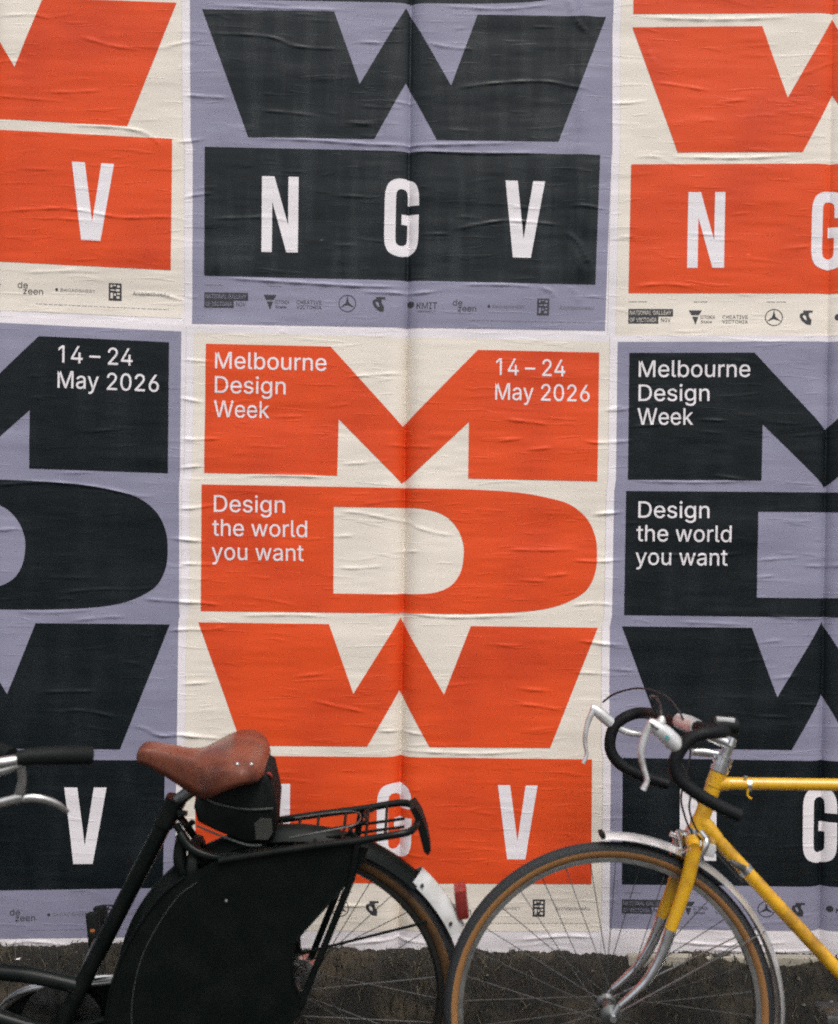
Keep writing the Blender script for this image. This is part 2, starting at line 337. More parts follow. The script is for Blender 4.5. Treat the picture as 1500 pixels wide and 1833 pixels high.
# long soft vertical ridge on the upper middle sheet
crease([(1021, -40), (1019, 200), (1017, 520)], 0.0016, 0.004, 0.004)
gx, gz = wall([1044, 1036], [0, 500]); xx = RX0 + np.arange(NXR) * RS; zz = RZ0 + np.arange(NZR) * RS
cxl = np.interp(zz, [gz[1], gz[0]], [gx[1], gx[0]])[:, None]; fz_ = np.clip((zz - gz[1] + 0.02) / 0.12, 0, 1)[:, None]   # a loose, bulging strip of paper
HF += (0.0060 * np.exp(-((xx[None, :] - cxl) / 0.022) ** 2) * fz_ * (0.75 + 0.35 * smooth_noise(0.3, 0.06))).astype(np.float32)
SEAMS = (-0.035, 0.964, -1.034)
xs = RX0 + np.arange(NXR) * RS
for sx in SEAMS:                # the sheets sink into the open joints between the boards
    d = xs[None, :] - sx + 0.0008 * smooth_noise(0.5, 0.35)
    low_ = np.clip((1.86 - zz) / 0.16, 0, 1)[:, None]        # the joint gapes more lower down
    HF -= ((1.0 if sx < 0.5 else 0.6) * ((0.007 + 0.004 * low_) * np.exp(-(d / 0.023) ** 2) + (0.011 + 0.011 * low_) * np.exp(-np.abs(d) / 0.0078))).astype(np.float32)
def relief(x, z):
    fx = np.clip((x - RX0) / RS, 0, NXR - 1.001); fz = np.clip((z - RZ0) / RS, 0, NZR - 1.001)
    ix, iz = fx.astype(int), fz.astype(int); tx, tz = fx - ix, fz - iz
    return (HF[iz, ix] * (1 - tx) + HF[iz, ix + 1] * tx) * (1 - tz) + (HF[iz + 1, ix] * (1 - tx) + HF[iz + 1, ix + 1] * tx) * tz

# ------------------------------------------------------------------ the setting
g = MB(); s = 300.0
g.add([(-s, -s, 0), (s, -s, 0), (s, s, 0), (-s, s, 0)], [(0, 1, 2, 3)])
tag(g.build('ground', 'ground_asphalt', smooth=False), 'grey asphalt ground in front of the postered hoarding', 'ground', kind='structure')

def bank_z(x, y):
    t = max(0.0, min(1.0, (y + 0.31) / 0.26)); t = t * t * (3 - 2 * t)
    z = 0.314 * t + 0.004 * math.sin(x * 9.1 + 1) * t + 0.003 * math.sin(x * 23.0 + y * 17) * t + 0.002 * math.sin(x * 61 + y * 40) * t
    return z + 0.012 * max(0.0, min(1.0, (y + 0.95) / 0.3)) - 0.006 * (1 - t)
ck = np.random.default_rng(3); CL = ck.random((80, 16)); CL2 = ck.random((300, 40))
def lump(G, x, y, s):
    u, v = (x + 2.7) / s, (y + 0.4) / s; i, j = int(u), int(v); a, c = u - i, v - j; a = a * a * (3 - 2 * a); c = c * c * (3 - 2 * c)
    return (G[i % G.shape[0], j % G.shape[1]] * (1 - a) + G[(i + 1) % G.shape[0], j % G.shape[1]] * a) * (1 - c) + (G[i % G.shape[0], (j + 1) % G.shape[1]] * (1 - a) + G[(i + 1) % G.shape[0], (j + 1) % G.shape[1]] * a) * c
_bz = bank_z
def bank_z(x, y):
    k = min(1.0, max(0.15, (-y - 0.02) / 0.06)) * max(0.06, min(1.0, (y + 0.30) / 0.06))
    return _bz(x, y) + k * (0.030 * (lump(CL, x, y, 0.07) - 0.5) + 0.014 * (lump(CL2, x, y, 0.022) - 0.5))
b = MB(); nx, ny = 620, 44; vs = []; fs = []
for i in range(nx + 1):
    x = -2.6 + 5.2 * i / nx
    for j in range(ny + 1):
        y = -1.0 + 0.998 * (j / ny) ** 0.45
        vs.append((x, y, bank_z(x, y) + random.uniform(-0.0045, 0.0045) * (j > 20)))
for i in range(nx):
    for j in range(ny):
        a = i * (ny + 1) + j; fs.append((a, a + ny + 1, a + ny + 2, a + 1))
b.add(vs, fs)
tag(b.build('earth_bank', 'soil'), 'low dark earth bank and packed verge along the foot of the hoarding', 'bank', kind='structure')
gr = MB()
for i in range(15000):
    x = random.uniform(-2.5, 2.5); y = random.uniform(-0.30, -0.012)
    z = bank_z(x, y); h = random.uniform(0.012, 0.046) * (0.28 if y > -0.07 else 1.0) * (1.25 if math.sin(x * 5 + 1.3) + math.sin(x * 13) > 0.1 else 0.7); a = random.uniform(0, 6.28); wd = random.uniform(0.0007, 0.0018)
    lx, ly = random.gauss(0, 0.5) * h, random.gauss(-0.3, 0.35) * h
    dx, dy = math.cos(a) * wd, math.sin(a) * wd
    gr.add([(x - dx, y - dy, z - 0.005), (x + dx, y + dy, z - 0.005), (x + lx * 0.5 + dx * .7, y + ly * .4 + dy * .7, z + h * .6), (x + lx * 0.5 - dx * .7, y + ly * .4 - dy * .7, z + h * .6), (x + lx, y + ly, z + h * random.uniform(.7, 1))], [(0, 1, 2, 3), (3, 2, 4)])
me = bpy.data.meshes.new('dry_grass'); me.from_pydata(gr.v, [], gr.f)
tag(link('dry_grass', me, 'grass_dry'), 'short dry grass growing over the earth bank', 'grass', kind='stuff')
st = MB()
for i in range(110):
    x = random.uniform(-2.3, 2.3); y = random.uniform(-0.29, -0.02); r = random.uniform(0.003, 0.007); z = bank_z(x, y)
    vv = []
    for k in range(6):
        a = k * 1.047; vv.append((x + r * math.cos(a) * random.uniform(.7, 1.2), y + r * math.sin(a) * random.uniform(.7, 1.2), z))
    vv.append((x, y, z + r * random.uniform(.6, 1.1)))
    st.add(vv, [(k, (k + 1) % 6, 6) for k in range(6)])
mat('pebble', (0.09, 0.085, 0.075), 0.9, col2=(0.07, 0.065, 0.055), c2scale=30)
me = bpy.data.meshes.new('pebbles'); me.from_pydata(st.v, [], st.f)
tag(link('pebbles', me, 'pebble'), 'small stones scattered over the earth bank', 'stones', kind='stuff')

# hoarding: boards on a frame, joints open behind the sheets
hw = empty('hoarding_wall', (0, 0.009, 0)); tag(hw, 'white painted board hoarding carrying the posters behind the bicycles', 'hoarding')
edges = [-2.033, -1.034, -0.035, 0.964, 1.963]
for x0, x1 in zip(edges[:-1], edges[1:]):
    MB().box(((x0 + x1) / 2, 0.006, 1.75), (x1 - x0 - 0.022, 0.018, 3.2), bev=0.002).build('panel', 'panel_paint', hw)
for x in edges:
    MB().box((x, 0.045, 1.72), (0.09, 0.045, 3.2), bev=0.003).build('stud', 'timber', hw)
for z in (0.25, 1.7, 3.2):
    MB().box((-0.035, 0.0905, z), (4.05, 0.045, 0.09), bev=0.003).build('rail', 'timber', hw)
p0 = at(30, 1717, -0.05)
bt = MB().box((0, 0, 0), (0.46, 0.03, 0.011), bev=0.002).build('timber_batten', 'paper_white')
bt.location = (at(-70, 1717, -0.06).x, -0.06, at(-70, 1717, -0.06).z); bt.rotation_euler = (0, R(-0.6), 0)
tag(bt, 'pale painted timber batten on the bank at the left edge', 'batten')
q = at(1300, 1722, -0.055)
bt2 = MB().box((0, 0, 0), (0.46, 0.028, 0.03), bev=0.003).build('timber_batten', 'timber')
bt2.location = q; bt2.rotation_euler = (0, R(-0.3), 0)
tag(bt2, 'grey weathered timber batten on the bank behind the yellow front wheel', 'batten')

# ------------------------------------------------------------------ poster artwork in sheet units (700 units = width of the letter blocks)
GU = np.concatenate([np.arange(-8, 67) * 5.0, np.arange(335, 381, 1.8), np.arange(77, 149) * 5.0])   # finer where the board joint runs
GV = np.arange(-20, 674) * 1.7
def cut_art(bm):
    """cut a flat shape along the sheet grid so that it can follow the paper"""
    co = np.array([v.co[:] for v in bm.verts])
    for ax, lines in ((1, GV), (0, GU)):
        lo, hi = co[:, ax].min(), co[:, ax].max()
        for g_ in lines[(lines > lo + 1e-4) & (lines < hi - 1e-4)]:
            pc = [0, 0, 0]; pc[ax] = g_; pn = [0, 0, 0]; pn[ax] = 1
            bmesh.ops.bisect_plane(bm, geom=bm.verts[:] + bm.edges[:] + bm.faces[:], dist=1e-5, plane_co=pc, plane_no=pn)
    ng = [f for f in bm.faces if len(f.verts) > 4]
    if ng: bmesh.ops.triangulate(bm, faces=ng)
    bm.verts.index_update()
    out = (np.array([v.co[:] for v in bm.verts]), [tuple(v.index for v in f.verts) for f in bm.faces])
    bm.free(); return out
def art_polys(polys):
    """polys: list of (outline, [holes])"""
    bm = bmesh.new()
    for pl in polys:
        outline, holes = pl[0], pl[1]; lift = pl[2] if len(pl) > 2 else 0.0
        b2 = bmesh.new(); es = []
        for loop in [outline] + holes:
            vv = [b2.verts.new((p[0], p[1], lift)) for p in loop]
            es += [b2.edges.new((vv[i], vv[(i + 1) % len(vv)])) for i in range(len(vv))]
        bmesh.ops.triangle_fill(b2, use_beauty=True, use_dissolve=False, edges=es, normal=(0, 0, 1))
        b2.verts.index_update()
        vv = [bm.verts.new(v.co) for v in b2.verts]
        for f in b2.faces: bm.faces.new([vv[v.index] for v in f.verts])
        b2.free()
    return cut_art(bm)
GLYPHS = {   # outlines of a plain grotesque alphabet: advance, closed loops
 '0': (.453, [[(.227, -.007), (.191, -.003), (.158, .007), (.13, .024), (.105, .048), (.085, .077), (.069, .113), (.057, .155), (.05, .202), (.048, .254), (.05, .306), (.057, .353), (.069, .395), (.085, .431), (.106, .461), (.13, .484), (.159, .502), (.191, .512), (.227, .516), (.262, .512), (.295, .502), (.323, .484), (.348, .461), (.368, .431), (.384, .395), (.396, .353), (.403, .306), (.405, .254), (.403, .202), (.396, .155), (.384, .113), (.368, .077), (.348, .048), (.323, .024), (.295, .007), (.263, -.003)], [(.227, .05), (.25, .052), (.271, .06), (.29, .074), (.306, .092), (.32, .116), (.33, .144), (.338, .176), (.342, .213), (.344, .254), (.342, .295), (.338, .332), (.33, .365), (.32, .393), (.306, .416), (.29, .435), (.271, .449), (.25, .457), (.227, .46), (.203, .457), (.182, .449), (.163, .435), (.147, .416), (.134, .393), (.123, .365), (.115, .332), (.111, .295), (.109, .254), (.111, .213), (.115, .176), (.123, .144), (.134, .116), (.147, .092), (.163, .074), (.182, .06), (.203, .052)]]),
 '1': (.453, [[(.276, .509), (.276, 0), (.212, 0), (.212, .448), (.086, .358), (.086, .427), (.198, .509)]]),
 '2': (.453, [[(.064, 0), (.064, .047), (.234, .229), (.252, .248), (.268, .266), (.282, .282), (.294, .298), (.303, .312), (.311, .327), (.316, .341), (.319, .356), (.32, .371), (.319, .389), (.315, .405), (.308, .419), (.298, .431), (.287, .441), (.273, .449), (.258, .455), (.241, .458), (.224, .46), (.205, .458), (.188, .454), (.172, .447), (.159, .438), (.148, .427), (.139, .413), (.132, .398), (.128, .381), (.127, .362), (.066, .362), (.068, .391), (.075, .418), (.086, .442), (.102, .464), (.121, .482), (.143, .496), (.168, .507), (.196, .513), (.225, .516), (.254, .513), (.281, .507), (.306, .497), (.328, .482), (.346, .465), (.361, .445), (.372, .423), (.379, .398), (.381, .372), (.38, .354), (.377, .336), (.371, .318), (.363, .299), (.351, .28), (.336, .259), (.317, .235), (.294, .209), (.267, .18), (.153, .06), (.389, .057), (.389, 0)]]),
 '4': (.453, [[(.04, .105), (.04, .158), (.247, .509), (.311, .509), (.109, .166), (.413, .163), (.413, .105)], [(.282, 0), (.282, .121), (.282, .146), (.282, .318), (.343, .318), (.343, 0)]]),
 '6': (.453, [[(.226, -.007), (.196, -.004), (.168, .003), (.142, .015), (.119, .031), (.1, .051), (.084, .074), (.073, .101), (.066, .13), (.064, .162), (.065, .187), (.071, .212), (.08, .239), (.093, .268), (.112, .302), (.137, .34), (.252, .509), (.322, .509), (.151, .261), (.145, .261), (.151, .27), (.157, .279), (.165, .288), (.174, .295), (.184, .302), (.196, .307), (.208, .311), (.221, .313), (.235, .314), (.265, .312), (.291, .305), (.316, .295), (.337, .28), (.355, .262), (.37, .24), (.38, .215), (.387, .187), (.389, .157), (.387, .127), (.379, .098), (.368, .073), (.352, .05), (.333, .03), (.31, .014), (.284, .003), (.257, -.004)], [(.226, .048), (.245, .05), (.263, .055), (.279, .063), (.293, .073), (.304, .086), (.314, .101), (.322, .119), (.326, .137), (.327, .157), (.326, .178), (.322, .196), (.314, .213), (.304, .228), (.293, .241), (.279, .251), (.263, .259), (.245, .264), (.226, .265), (.207, .264), (.19, .259), (.174, .252), (.16, .241), (.148, .229), (.138, .214), (.131, .197), (.126, .179), (.125, .158), (.126, .138), (.131, .119), (.138, .102), (.148, .086), (.16, .073), (.174, .063), (.19, .055), (.207, .05)]]),
 'A': (.479, [[(.016, 0), (.201, .509), (.276, .509), (.463, 0), (.395, 0), (.287, .302), (.264, .372), (.232, .478), (.245, .478), (.213, .371), (.191, .302), (.085, 0)], [(.11, .142), (.11, .199), (.37, .199), (.37, .142)]]),
 'B': (.456, [[(.06, 0), (.06, .509), (.241, .509), (.329, .491), (.381, .442), (.398, .374), (.387, .32), (.356, .286), (.315, .267), (.315, .262), (.363, .245), (.402, .203), (.418, .136), (.4, .067), (.344, .018), (.247, 0)], [(.125, .057), (.245, .057), (.33, .08), (.355, .137), (.342, .184), (.306, .218), (.248, .231), (.125, .231)], [(.125, .285), (.238, .285), (.288, .296), (.323, .326), (.336, .372), (.313, .429), (.24, .452), (.125, .452)]]),
 'C': (.51, [[(.267, -.007), (.15, .025), (.07, .115), (.04, .254), (.07, .393), (.15, .484), (.267, .516), (.34, .504), (.402, .471), (.448, .418), (.473, .348), (.408, .348), (.389, .395), (.357, .428), (.315, .449), (.267, .456), (.184, .432), (.125, .364), (.103, .254), (.125, .145), (.184, .076), (.267, .053), (.315, .06), (.357, .081), (.389, .114), (.408, .16), (.473, .16), (.448, .091), (.402, .038), (.341, .005)]]),
 'D': (.502, [[(.219, 0), (.096, 0), (.096, .057), (.215, .057), (.254, .06), (.288, .068), (.318, .081), (.343, .099), (.363, .122), (.379, .149), (.39, .181), (.397, .216), (.399, .255), (.397, .294), (.39, .329), (.379, .361), (.364, .388), (.344, .41), (.32, .428), (.291, .441), (.258, .449), (.221, .452), (.093, .452), (.093, .509), (.225, .509), (.273, .505), (.315, .495), (.353, .478), (.385, .455), (.412, .426), (.433, .391), (.449, .351), (.458, .306), (.462, .255), (.458, .205), (.449, .159), (.433, .119), (.411, .083), (.384, .054), (.351, .031), (.312, .014), (.268, .003)], [(.125, .509), (.125, 0), (.06, 0), (.06, .509)]]),
 'E': (.418, [[(.06, 0), (.06, .509), (.372, .509), (.372, .452), (.125, .452), (.125, .286), (.355, .286), (.355, .229), (.125, .229), (.125, .057), (.375, .057), (.375, 0)]]),
 'F': (.41, [[(.06, 0), (.06, .509), (.369, .509), (.369, .452), (.125, .452), (.125, .278), (.346, .278), (.346, .221), (.125, .221), (.125, 0)]]),
 'G': (.52, [[(.269, -.007), (.149, .025), (.069, .116), (.04, .254), (.069, .393), (.149, .484), (.265, .516), (.34, .504), (.403, .469), (.449, .416), (.474, .349), (.408, .349), (.387, .393), (.356, .427), (.315, .448), (.265, .456), (.183, .432), (.125, .364), (.103, .254), (.125, .145), (.184, .076), (.269, .053), (.345, .071), (.396, .123), (.415, .202), (.434, .199), (.283, .199), (.283, .256), (.478, .256), (.478, .2), (.451, .091), (.377, .019)]]),
 'H': (.516, [[(.06, 0), (.06, .509), (.125, .509), (.125, .289), (.392, .289), (.392, .509), (.457, .509), (.457, 0), (.392, 0), (.392, .232), (.125, .232), (.125, 0)]]),
 'I': (.3, [[(.031, 0), (.031, .057), (.118, .057), (.118, .452), (.031, .452), (.031, .509), (.269, .509), (.269, .452), (.183, .452), (.183, .057), (.269, .057), (.269, 0)]]),
 'L': (.393, [[(.06, 0), (.06, .509), (.125, .509), (.125, .057), (.361, .057), (.361, 0)]]),
 'M': (.628, [[(.06, 0), (.06, .509), (.152, .509), (.277, .187), (.28, .179), (.284, .17), (.287, .159), (.291, .147), (.295, .135), (.299, .123), (.303, .11), (.307, .097), (.311, .084), (.315, .071), (.319, .06), (.322, .049), (.307, .049), (.311, .059), (.314, .071), (.318, .083), (.322, .095), (.326, .108), (.33, .121), (.334, .134), (.338, .146), (.342, .158), (.346, .169), (.349, .179), (.352, .187), (.476, .509), (.568, .509), (.568, 0), (.504, 0), (.504, .291), (.504, .302), (.504, .314), (.504, .327), (.505, .34), (.505, .354), (.505, .369), (.505, .383), (.506, .398), (.506, .413), (.506, .428), (.507, .443), (.507, .457), (.513, .457), (.508, .441), (.503, .425), (.498, .409), (.492, .393), (.487, .378), (.482, .363), (.477, .348), (.472, .335), (.467, .322), (.463, .31), (.459, .3), (.456, .291), (.342, 0), (.286, 0), (.17, .291), (.167, .3), (.163, .31), (.159, .321), (.155, .333), (.15, .347), (.145, .361), (.14, .376), (.134, .392), (.129, .408), (.124, .424), (.118, .441), (.112, .457), (.119, .457), (.119, .444), (.12, .43), (.12, .416), (.12, .401), (.121, .386), (.121, .372), (.121, .357), (.121, .342), (.122, .328), (.122, .315), (.122, .302), (.122, .291), (.122, 0)]]),
 'N': (.523, [[(.06, 0), (.06, .509), (.136, .509), (.343, .183), (.363, .151), (.388, .107), (.414, .055), (.405, .054), (.401, .108), (.399, .157), (.399, .195), (.399, .509), (.463, .509), (.463, 0), (.387, 0), (.202, .29), (.177, .331), (.148, .381), (.108, .452), (.119, .454), (.122, .384), (.124, .328), (.125, .291), (.125, 0)]]),
 'O': (.533, [[(.267, -.007), (.15, .025), (.07, .115), (.04, .254), (.07, .393), (.15, .484), (.267, .516), (.384, .484), (.464, .393), (.493, .254), (.464, .115), (.384, .025)], [(.267, .053), (.349, .076), (.408, .144), (.43, .254), (.408, .365), (.349, .433), (.267, .456), (.184, .433), (.125, .364), (.103, .254), (.125, .144), (.184, .076)]]),
 'R': (.449, [[(.06, 0), (.06, .509), (.236, .509), (.333, .489), (.39, .433), (.409, .352), (.39, .271), (.333, .217), (.236, .198), (.096, .198), (.096, .255), (.234, .255), (.298, .267), (.334, .3), (.345, .352), (.334, .405), (.298, .44), (.233, .452), (.125, .452), (.125, 0)], [(.353, 0), (.23, .229), (.303, .229), (.428, 0)]]),
 'S': (.446, [[(.224, -.009), (.128, .009), (.064, .06), (.038, .137), (.104, .137), (.123, .088), (.166, .059), (.224, .049), (.286, .06), (.329, .092), (.346, .139), (.332, .179), (.296, .205), (.245, .222), (.184, .239), (.086, .289), (.052, .372), (.075, .448), (.138, .498), (.227, .516), (.316, .498), (.377, .449), (.401, .378), (.337, .378), (.302, .437), (.225, .459), (.167, .448), (.129, .418), (.115, .376), (.131, .334), (.169, .308), (.212, .293), (.264, .279), (.312, .264), (.359, .238), (.395, .198), (.408, .139), (.386, .064), (.323, .011)]]),
 'T': (.448, [[(.032, .452), (.032, .509), (.417, .509), (.417, .452), (.257, .452), (.257, 0), (.193, 0), (.193, .452)]]),
 'U': (.517, [[(.259, -.008), (.154, .015), (.085, .08), (.06, .173), (.06, .509), (.124, .509), (.124, .178), (.141, .113), (.187, .068), (.259, .052), (.331, .068), (.377, .113), (.393, .178), (.393, .509), (.457, .509), (.457, .173), (.433, .08), (.363, .015)]]),
 'V': (.479, [[(.204, 0), (.016, .509), (.084, .509), (.192, .206), (.215, .137), (.248, .031), (.235, .031), (.267, .138), (.29, .206), (.395, .509), (.463, .509), (.278, 0)]]),
 'W': (.686, [[(.155, 0), (.016, .509), (.082, .509), (.163, .196), (.167, .179), (.172, .162), (.175, .145), (.179, .128), (.183, .111), (.187, .094), (.19, .076), (.194, .058), (.197, .04), (.189, .04), (.193, .058), (.196, .076), (.2, .094), (.203, .111), (.207, .128), (.211, .145), (.215, .162), (.22, .179), (.224, .196), (.306, .509), (.38, .509), (.462, .196), (.466, .179), (.47, .162), (.474, .145), (.478, .128), (.482, .111), (.486, .094), (.49, .076), (.494, .058), (.497, .04), (.488, .04), (.492, .058), (.495, .076), (.499, .094), (.503, .111), (.506, .128), (.51, .145), (.515, .162), (.519, .179), (.523, .196), (.603, .509), (.67, .509), (.53, 0), (.455, 0), (.368, .323), (.362, .345), (.357, .368), (.351, .391), (.346, .417), (.341, .445), (.336, .475), (.35, .475), (.345, .446), (.34, .42), (.335, .395), (.33, .371), (.324, .347), (.318, .323), (.23, 0)]]),
 'Y': (.471, [[(.203, 0), (.203, .208), (.016, .509), (.091, .509), (.192, .344), (.222, .292), (.25, .23), (.224, .23), (.251, .293), (.28, .344), (.381, .509), (.455, .509), (.268, .208), (.268, 0)]]),
 'a': (.389, [[(.16, -.009), (.137, -.007), (.115, -.003), (.094, .005), (.076, .015), (.06, .029), (.048, .045), (.038, .063), (.032, .084), (.03, .108), (.032, .128), (.036, .146), (.043, .161), (.053, .174), (.064, .184), (.078, .193), (.092, .2), (.108, .206), (.125, .211), (.143, .214), (.161, .217), (.178, .22), (.2, .223), (.218, .225), (.234, .227), (.247, .229), (.257, .231), (.265, .235), (.271, .24), (.274, .246), (.276, .255), (.275, .272), (.272, .285), (.267, .297), (.26, .307), (.251, .315), (.24, .322), (.227, .327), (.212, .33), (.196, .331), (.178, .33), (.163, .327), (.149, .322), (.137, .316), (.127, .309), (.118, .301), (.11, .292), (.104, .283), (.1, .274), (.041, .291), (.051, .313), (.064, .331), (.079, .346), (.095, .358), (.114, .368), (.133, .375), (.153, .38), (.173, .383), (.194, .384), (.208, .384), (.223, .382), (.239, .379), (.255, .375), (.271, .369), (.286, .36), (.3, .35), (.312, .336), (.322, .32), (.33, .301), (.335, .278), (.337, .251), (.337, 0), (.277, 0), (.277, .052), (.272, .052), (.267, .043), (.26, .034), (.252, .025), (.242, .016), (.229, .008), (.215, .001), (.199, -.004), (.181, -.007)], [(.17, .045), (.192, .047), (.211, .051), (.228, .059), (.242, .068), (.254, .08), (.263, .093), (.27, .108), (.274, .122), (.276, .138), (.276, .19), (.272, .187), (.267, .184), (.259, .182), (.251, .18), (.241, .178), (.231, .176), (.221, .174), (.21, .173), (.2, .171), (.191, .17), (.182, .169), (.175, .168), (.161, .166), (.147, .163), (.134, .159), (.122, .153), (.112, .147), (.103, .139), (.097, .13), (.093, .118), (.092, .105), (.093, .093), (.096, .082), (.102, .072), (.109, .064), (.119, .057), (.13, .052), (.142, .048), (.156, .046)]]),
 'b': (.424, [[(.229, -.008), (.208, -.007), (.189, -.003), (.172, .004), (.159, .012), (.147, .021), (.138, .031), (.13, .041), (.123, .05), (.118, .059), (.112, .059), (.112, 0), (.053, 0), (.053, .509), (.114, .509), (.114, .319), (.123, .327), (.13, .336), (.137, .346), (.147, .355), (.158, .364), (.171, .373), (.188, .379), (.207, .383), (.229, .384), (.259, .382), (.287, .374), (.313, .361), (.335, .342), (.354, .32), (.37, .293), (.381, .261), (.388, .227), (.39, .189), (.388, .151), (.381, .116), (.37, .084), (.355, .057), (.336, .034), (.313, .016), (.288, .003), (.26, -.006)], [(.22, .047), (.242, .049), (.262, .055), (.279, .066), (.294, .08), (.306, .097), (.316, .117), (.323, .139), (.327, .163), (.328, .189), (.327, .215), (.323, .239), (.316, .261), (.307, .281), (.295, .298), (.28, .311), (.262, .322), (.243, .328), (.22, .33), (.198, .328), (.178, .322), (.161, .312), (.147, .299), (.134, .282), (.125, .263), (.118, .241), (.114, .216), (.113, .189), (.114, .162), (.118, .138), (.125, .115), (.135, .095), (.147, .078), (.162, .065), (.179, .055), (.198, .049)]]),
 'c': (.395, [[(.207, -.008), (.117, .016), (.056, .085), (.034, .187), (.056, .291), (.117, .36), (.207, .384), (.26, .377), (.305, .356), (.34, .322), (.362, .277), (.303, .262), (.29, .289), (.27, .311), (.242, .325), (.207, .33), (.145, .31), (.108, .258), (.096, .187), (.108, .117), (.145, .066), (.207, .046), (.243, .052), (.271, .066), (.292, .089), (.304, .117), (.363, .102), (.341, .056), (.306, .021), (.261, -.001)]]),
 'd': (.424, [[(.195, -.008), (.165, -.006), (.137, .003), (.111, .016), (.089, .034), (.07, .057), (.055, .084), (.043, .116), (.036, .151), (.034, .189), (.036, .227), (.043, .261), (.055, .293), (.07, .32), (.089, .342), (.112, .361), (.137, .374), (.165, .382), (.196, .384), (.218, .383), (.237, .379), (.253, .373), (.267, .364), (.278, .355), (.287, .346), (.295, .336), (.301, .327), (.306, .319), (.311, .319), (.311, .509), (.372, .509), (.372, 0), (.313, 0), (.313, .059), (.307, .059), (.301, .05), (.295, .041), (.287, .031), (.277, .021), (.266, .012), (.252, .004), (.236, -.003), (.217, -.007)], [(.205, .047), (.226, .049), (.246, .055), (.263, .065), (.278, .078), (.29, .095), (.299, .115), (.306, .138), (.31, .162), (.312, .189), (.31, .216), (.306, .241), (.3, .263), (.29, .282), (.278, .299), (.263, .312), (.246, .322), (.227, .328), (.205, .33), (.182, .328), (.162, .322), (.145, .311), (.13, .298), (.118, .281), (.108, .261), (.102, .239), (.098, .215), (.096, .189), (.098, .163), (.102, .139), (.109, .117), (.118, .097), (.13, .08), (.145, .066), (.162, .055), (.182, .049)]]),
 'e': (.403, [[(.212, -.008), (.177, -.005), (.145, .003), (.117, .016), (.092, .035), (.072, .058), (.056, .085), (.044, .116), (.037, .15), (.034, .187), (.036, .224), (.044, .258), (.055, .29), (.071, .317), (.091, .34), (.115, .359), (.142, .373), (.172, .382), (.205, .384), (.226, .383), (.246, .38), (.266, .374), (.285, .366), (.303, .355), (.319, .341), (.334, .324), (.347, .305), (.357, .282), (.365, .256), (.37, .227), (.371, .194), (.371, .169), (.097, .169), (.098, .151), (.102, .127), (.11, .106), (.121, .088), (.135, .073), (.151, .061), (.169, .053), (.19, .048), (.212, .046), (.227, .047), (.241, .049), (.254, .053), (.265, .058), (.276, .065), (.285, .073), (.294, .082), (.3, .093), (.306, .105), (.365, .091), (.358, .072), (.348, .055), (.335, .039), (.32, .026), (.302, .014), (.283, .004), (.261, -.003), (.237, -.007)], [(.309, .221), (.308, .226), (.304, .248), (.298, .269), (.288, .286), (.277, .301), (.263, .314), (.246, .323), (.227, .328), (.205, .33), (.183, .328), (.164, .323), (.146, .313), (.131, .301), (.119, .286), (.109, .27), (.102, .251), (.097, .231), (.097, .221)]]),
 'g': (.425, [[(.207, -.151), (.18, -.149), (.156, -.146), (.134, -.14), (.114, -.132), (.097, -.122), (.082, -.11), (.07, -.097), (.059, -.084), (.051, -.069), (.101, -.041), (.107, -.049), (.114, -.057), (.122, -.066), (.131, -.074), (.142, -.082), (.154, -.088), (.169, -.093), (.187, -.096), (.207, -.097), (.236, -.095), (.261, -.087), (.282, -.075), (.298, -.058), (.308, -.034), (.311, -.006), (.311, .068), (.306, .068), (.301, .06), (.294, .051), (.287, .041), (.277, .032), (.266, .023), (.252, .016), (.236, .01), (.217, .006), (.195, .005), (.165, .007), (.138, .014), (.113, .027), (.09, .043), (.071, .065), (.055, .09), (.043, .12), (.036, .154), (.034, .191), (.036, .229), (.043, .263), (.055, .293), (.071, .32), (.09, .342), (.112, .361), (.138, .374), (.166, .382), (.196, .384), (.218, .383), (.237, .379), (.253, .373), (.267, .365), (.279, .356), (.288, .346), (.296, .336), (.302, .327), (.308, .319), (.313, .319), (.313, .379), (.372, .379), (.372, -.009), (.37, -.04), (.363, -.067), (.35, -.09), (.334, -.109), (.314, -.124), (.291, -.136), (.265, -.144), (.237, -.149)], [(.205, .059), (.227, .061), (.246, .066), (.264, .075), (.278, .087), (.29, .103), (.3, .121), (.307, .142), (.311, .166), (.312, .193), (.311, .219), (.307, .242), (.3, .264), (.291, .283), (.279, .299), (.264, .312), (.247, .322), (.227, .328), (.205, .33), (.182, .328), (.163, .322), (.145, .312), (.13, .298), (.118, .282), (.109, .262), (.102, .241), (.098, .218), (.096, .193), (.098, .167), (.102, .144), (.109, .123), (.118, .104), (.131, .088), (.145, .076), (.163, .066), (.183, .061)]]),
 'h': (.41, [[(.114, .227), (.114, 0), (.053, 0), (.053, .509), (.114, .509), (.114, .287), (.102, .287), (.116, .319), (.132, .344), (.152, .362), (.175, .374), (.2, .382), (.227, .384), (.252, .383), (.275, .377), (.295, .369), (.313, .356), (.328, .34), (.341, .321), (.35, .298), (.355, .271), (.357, .24), (.357, 0), (.296, 0), (.296, .235), (.293, .263), (.286, .286), (.273, .304), (.256, .318), (.235, .326), (.21, .329), (.192, .328), (.176, .324), (.161, .317), (.147, .308), (.136, .297), (.126, .283), (.119, .266), (.115, .248)]]),
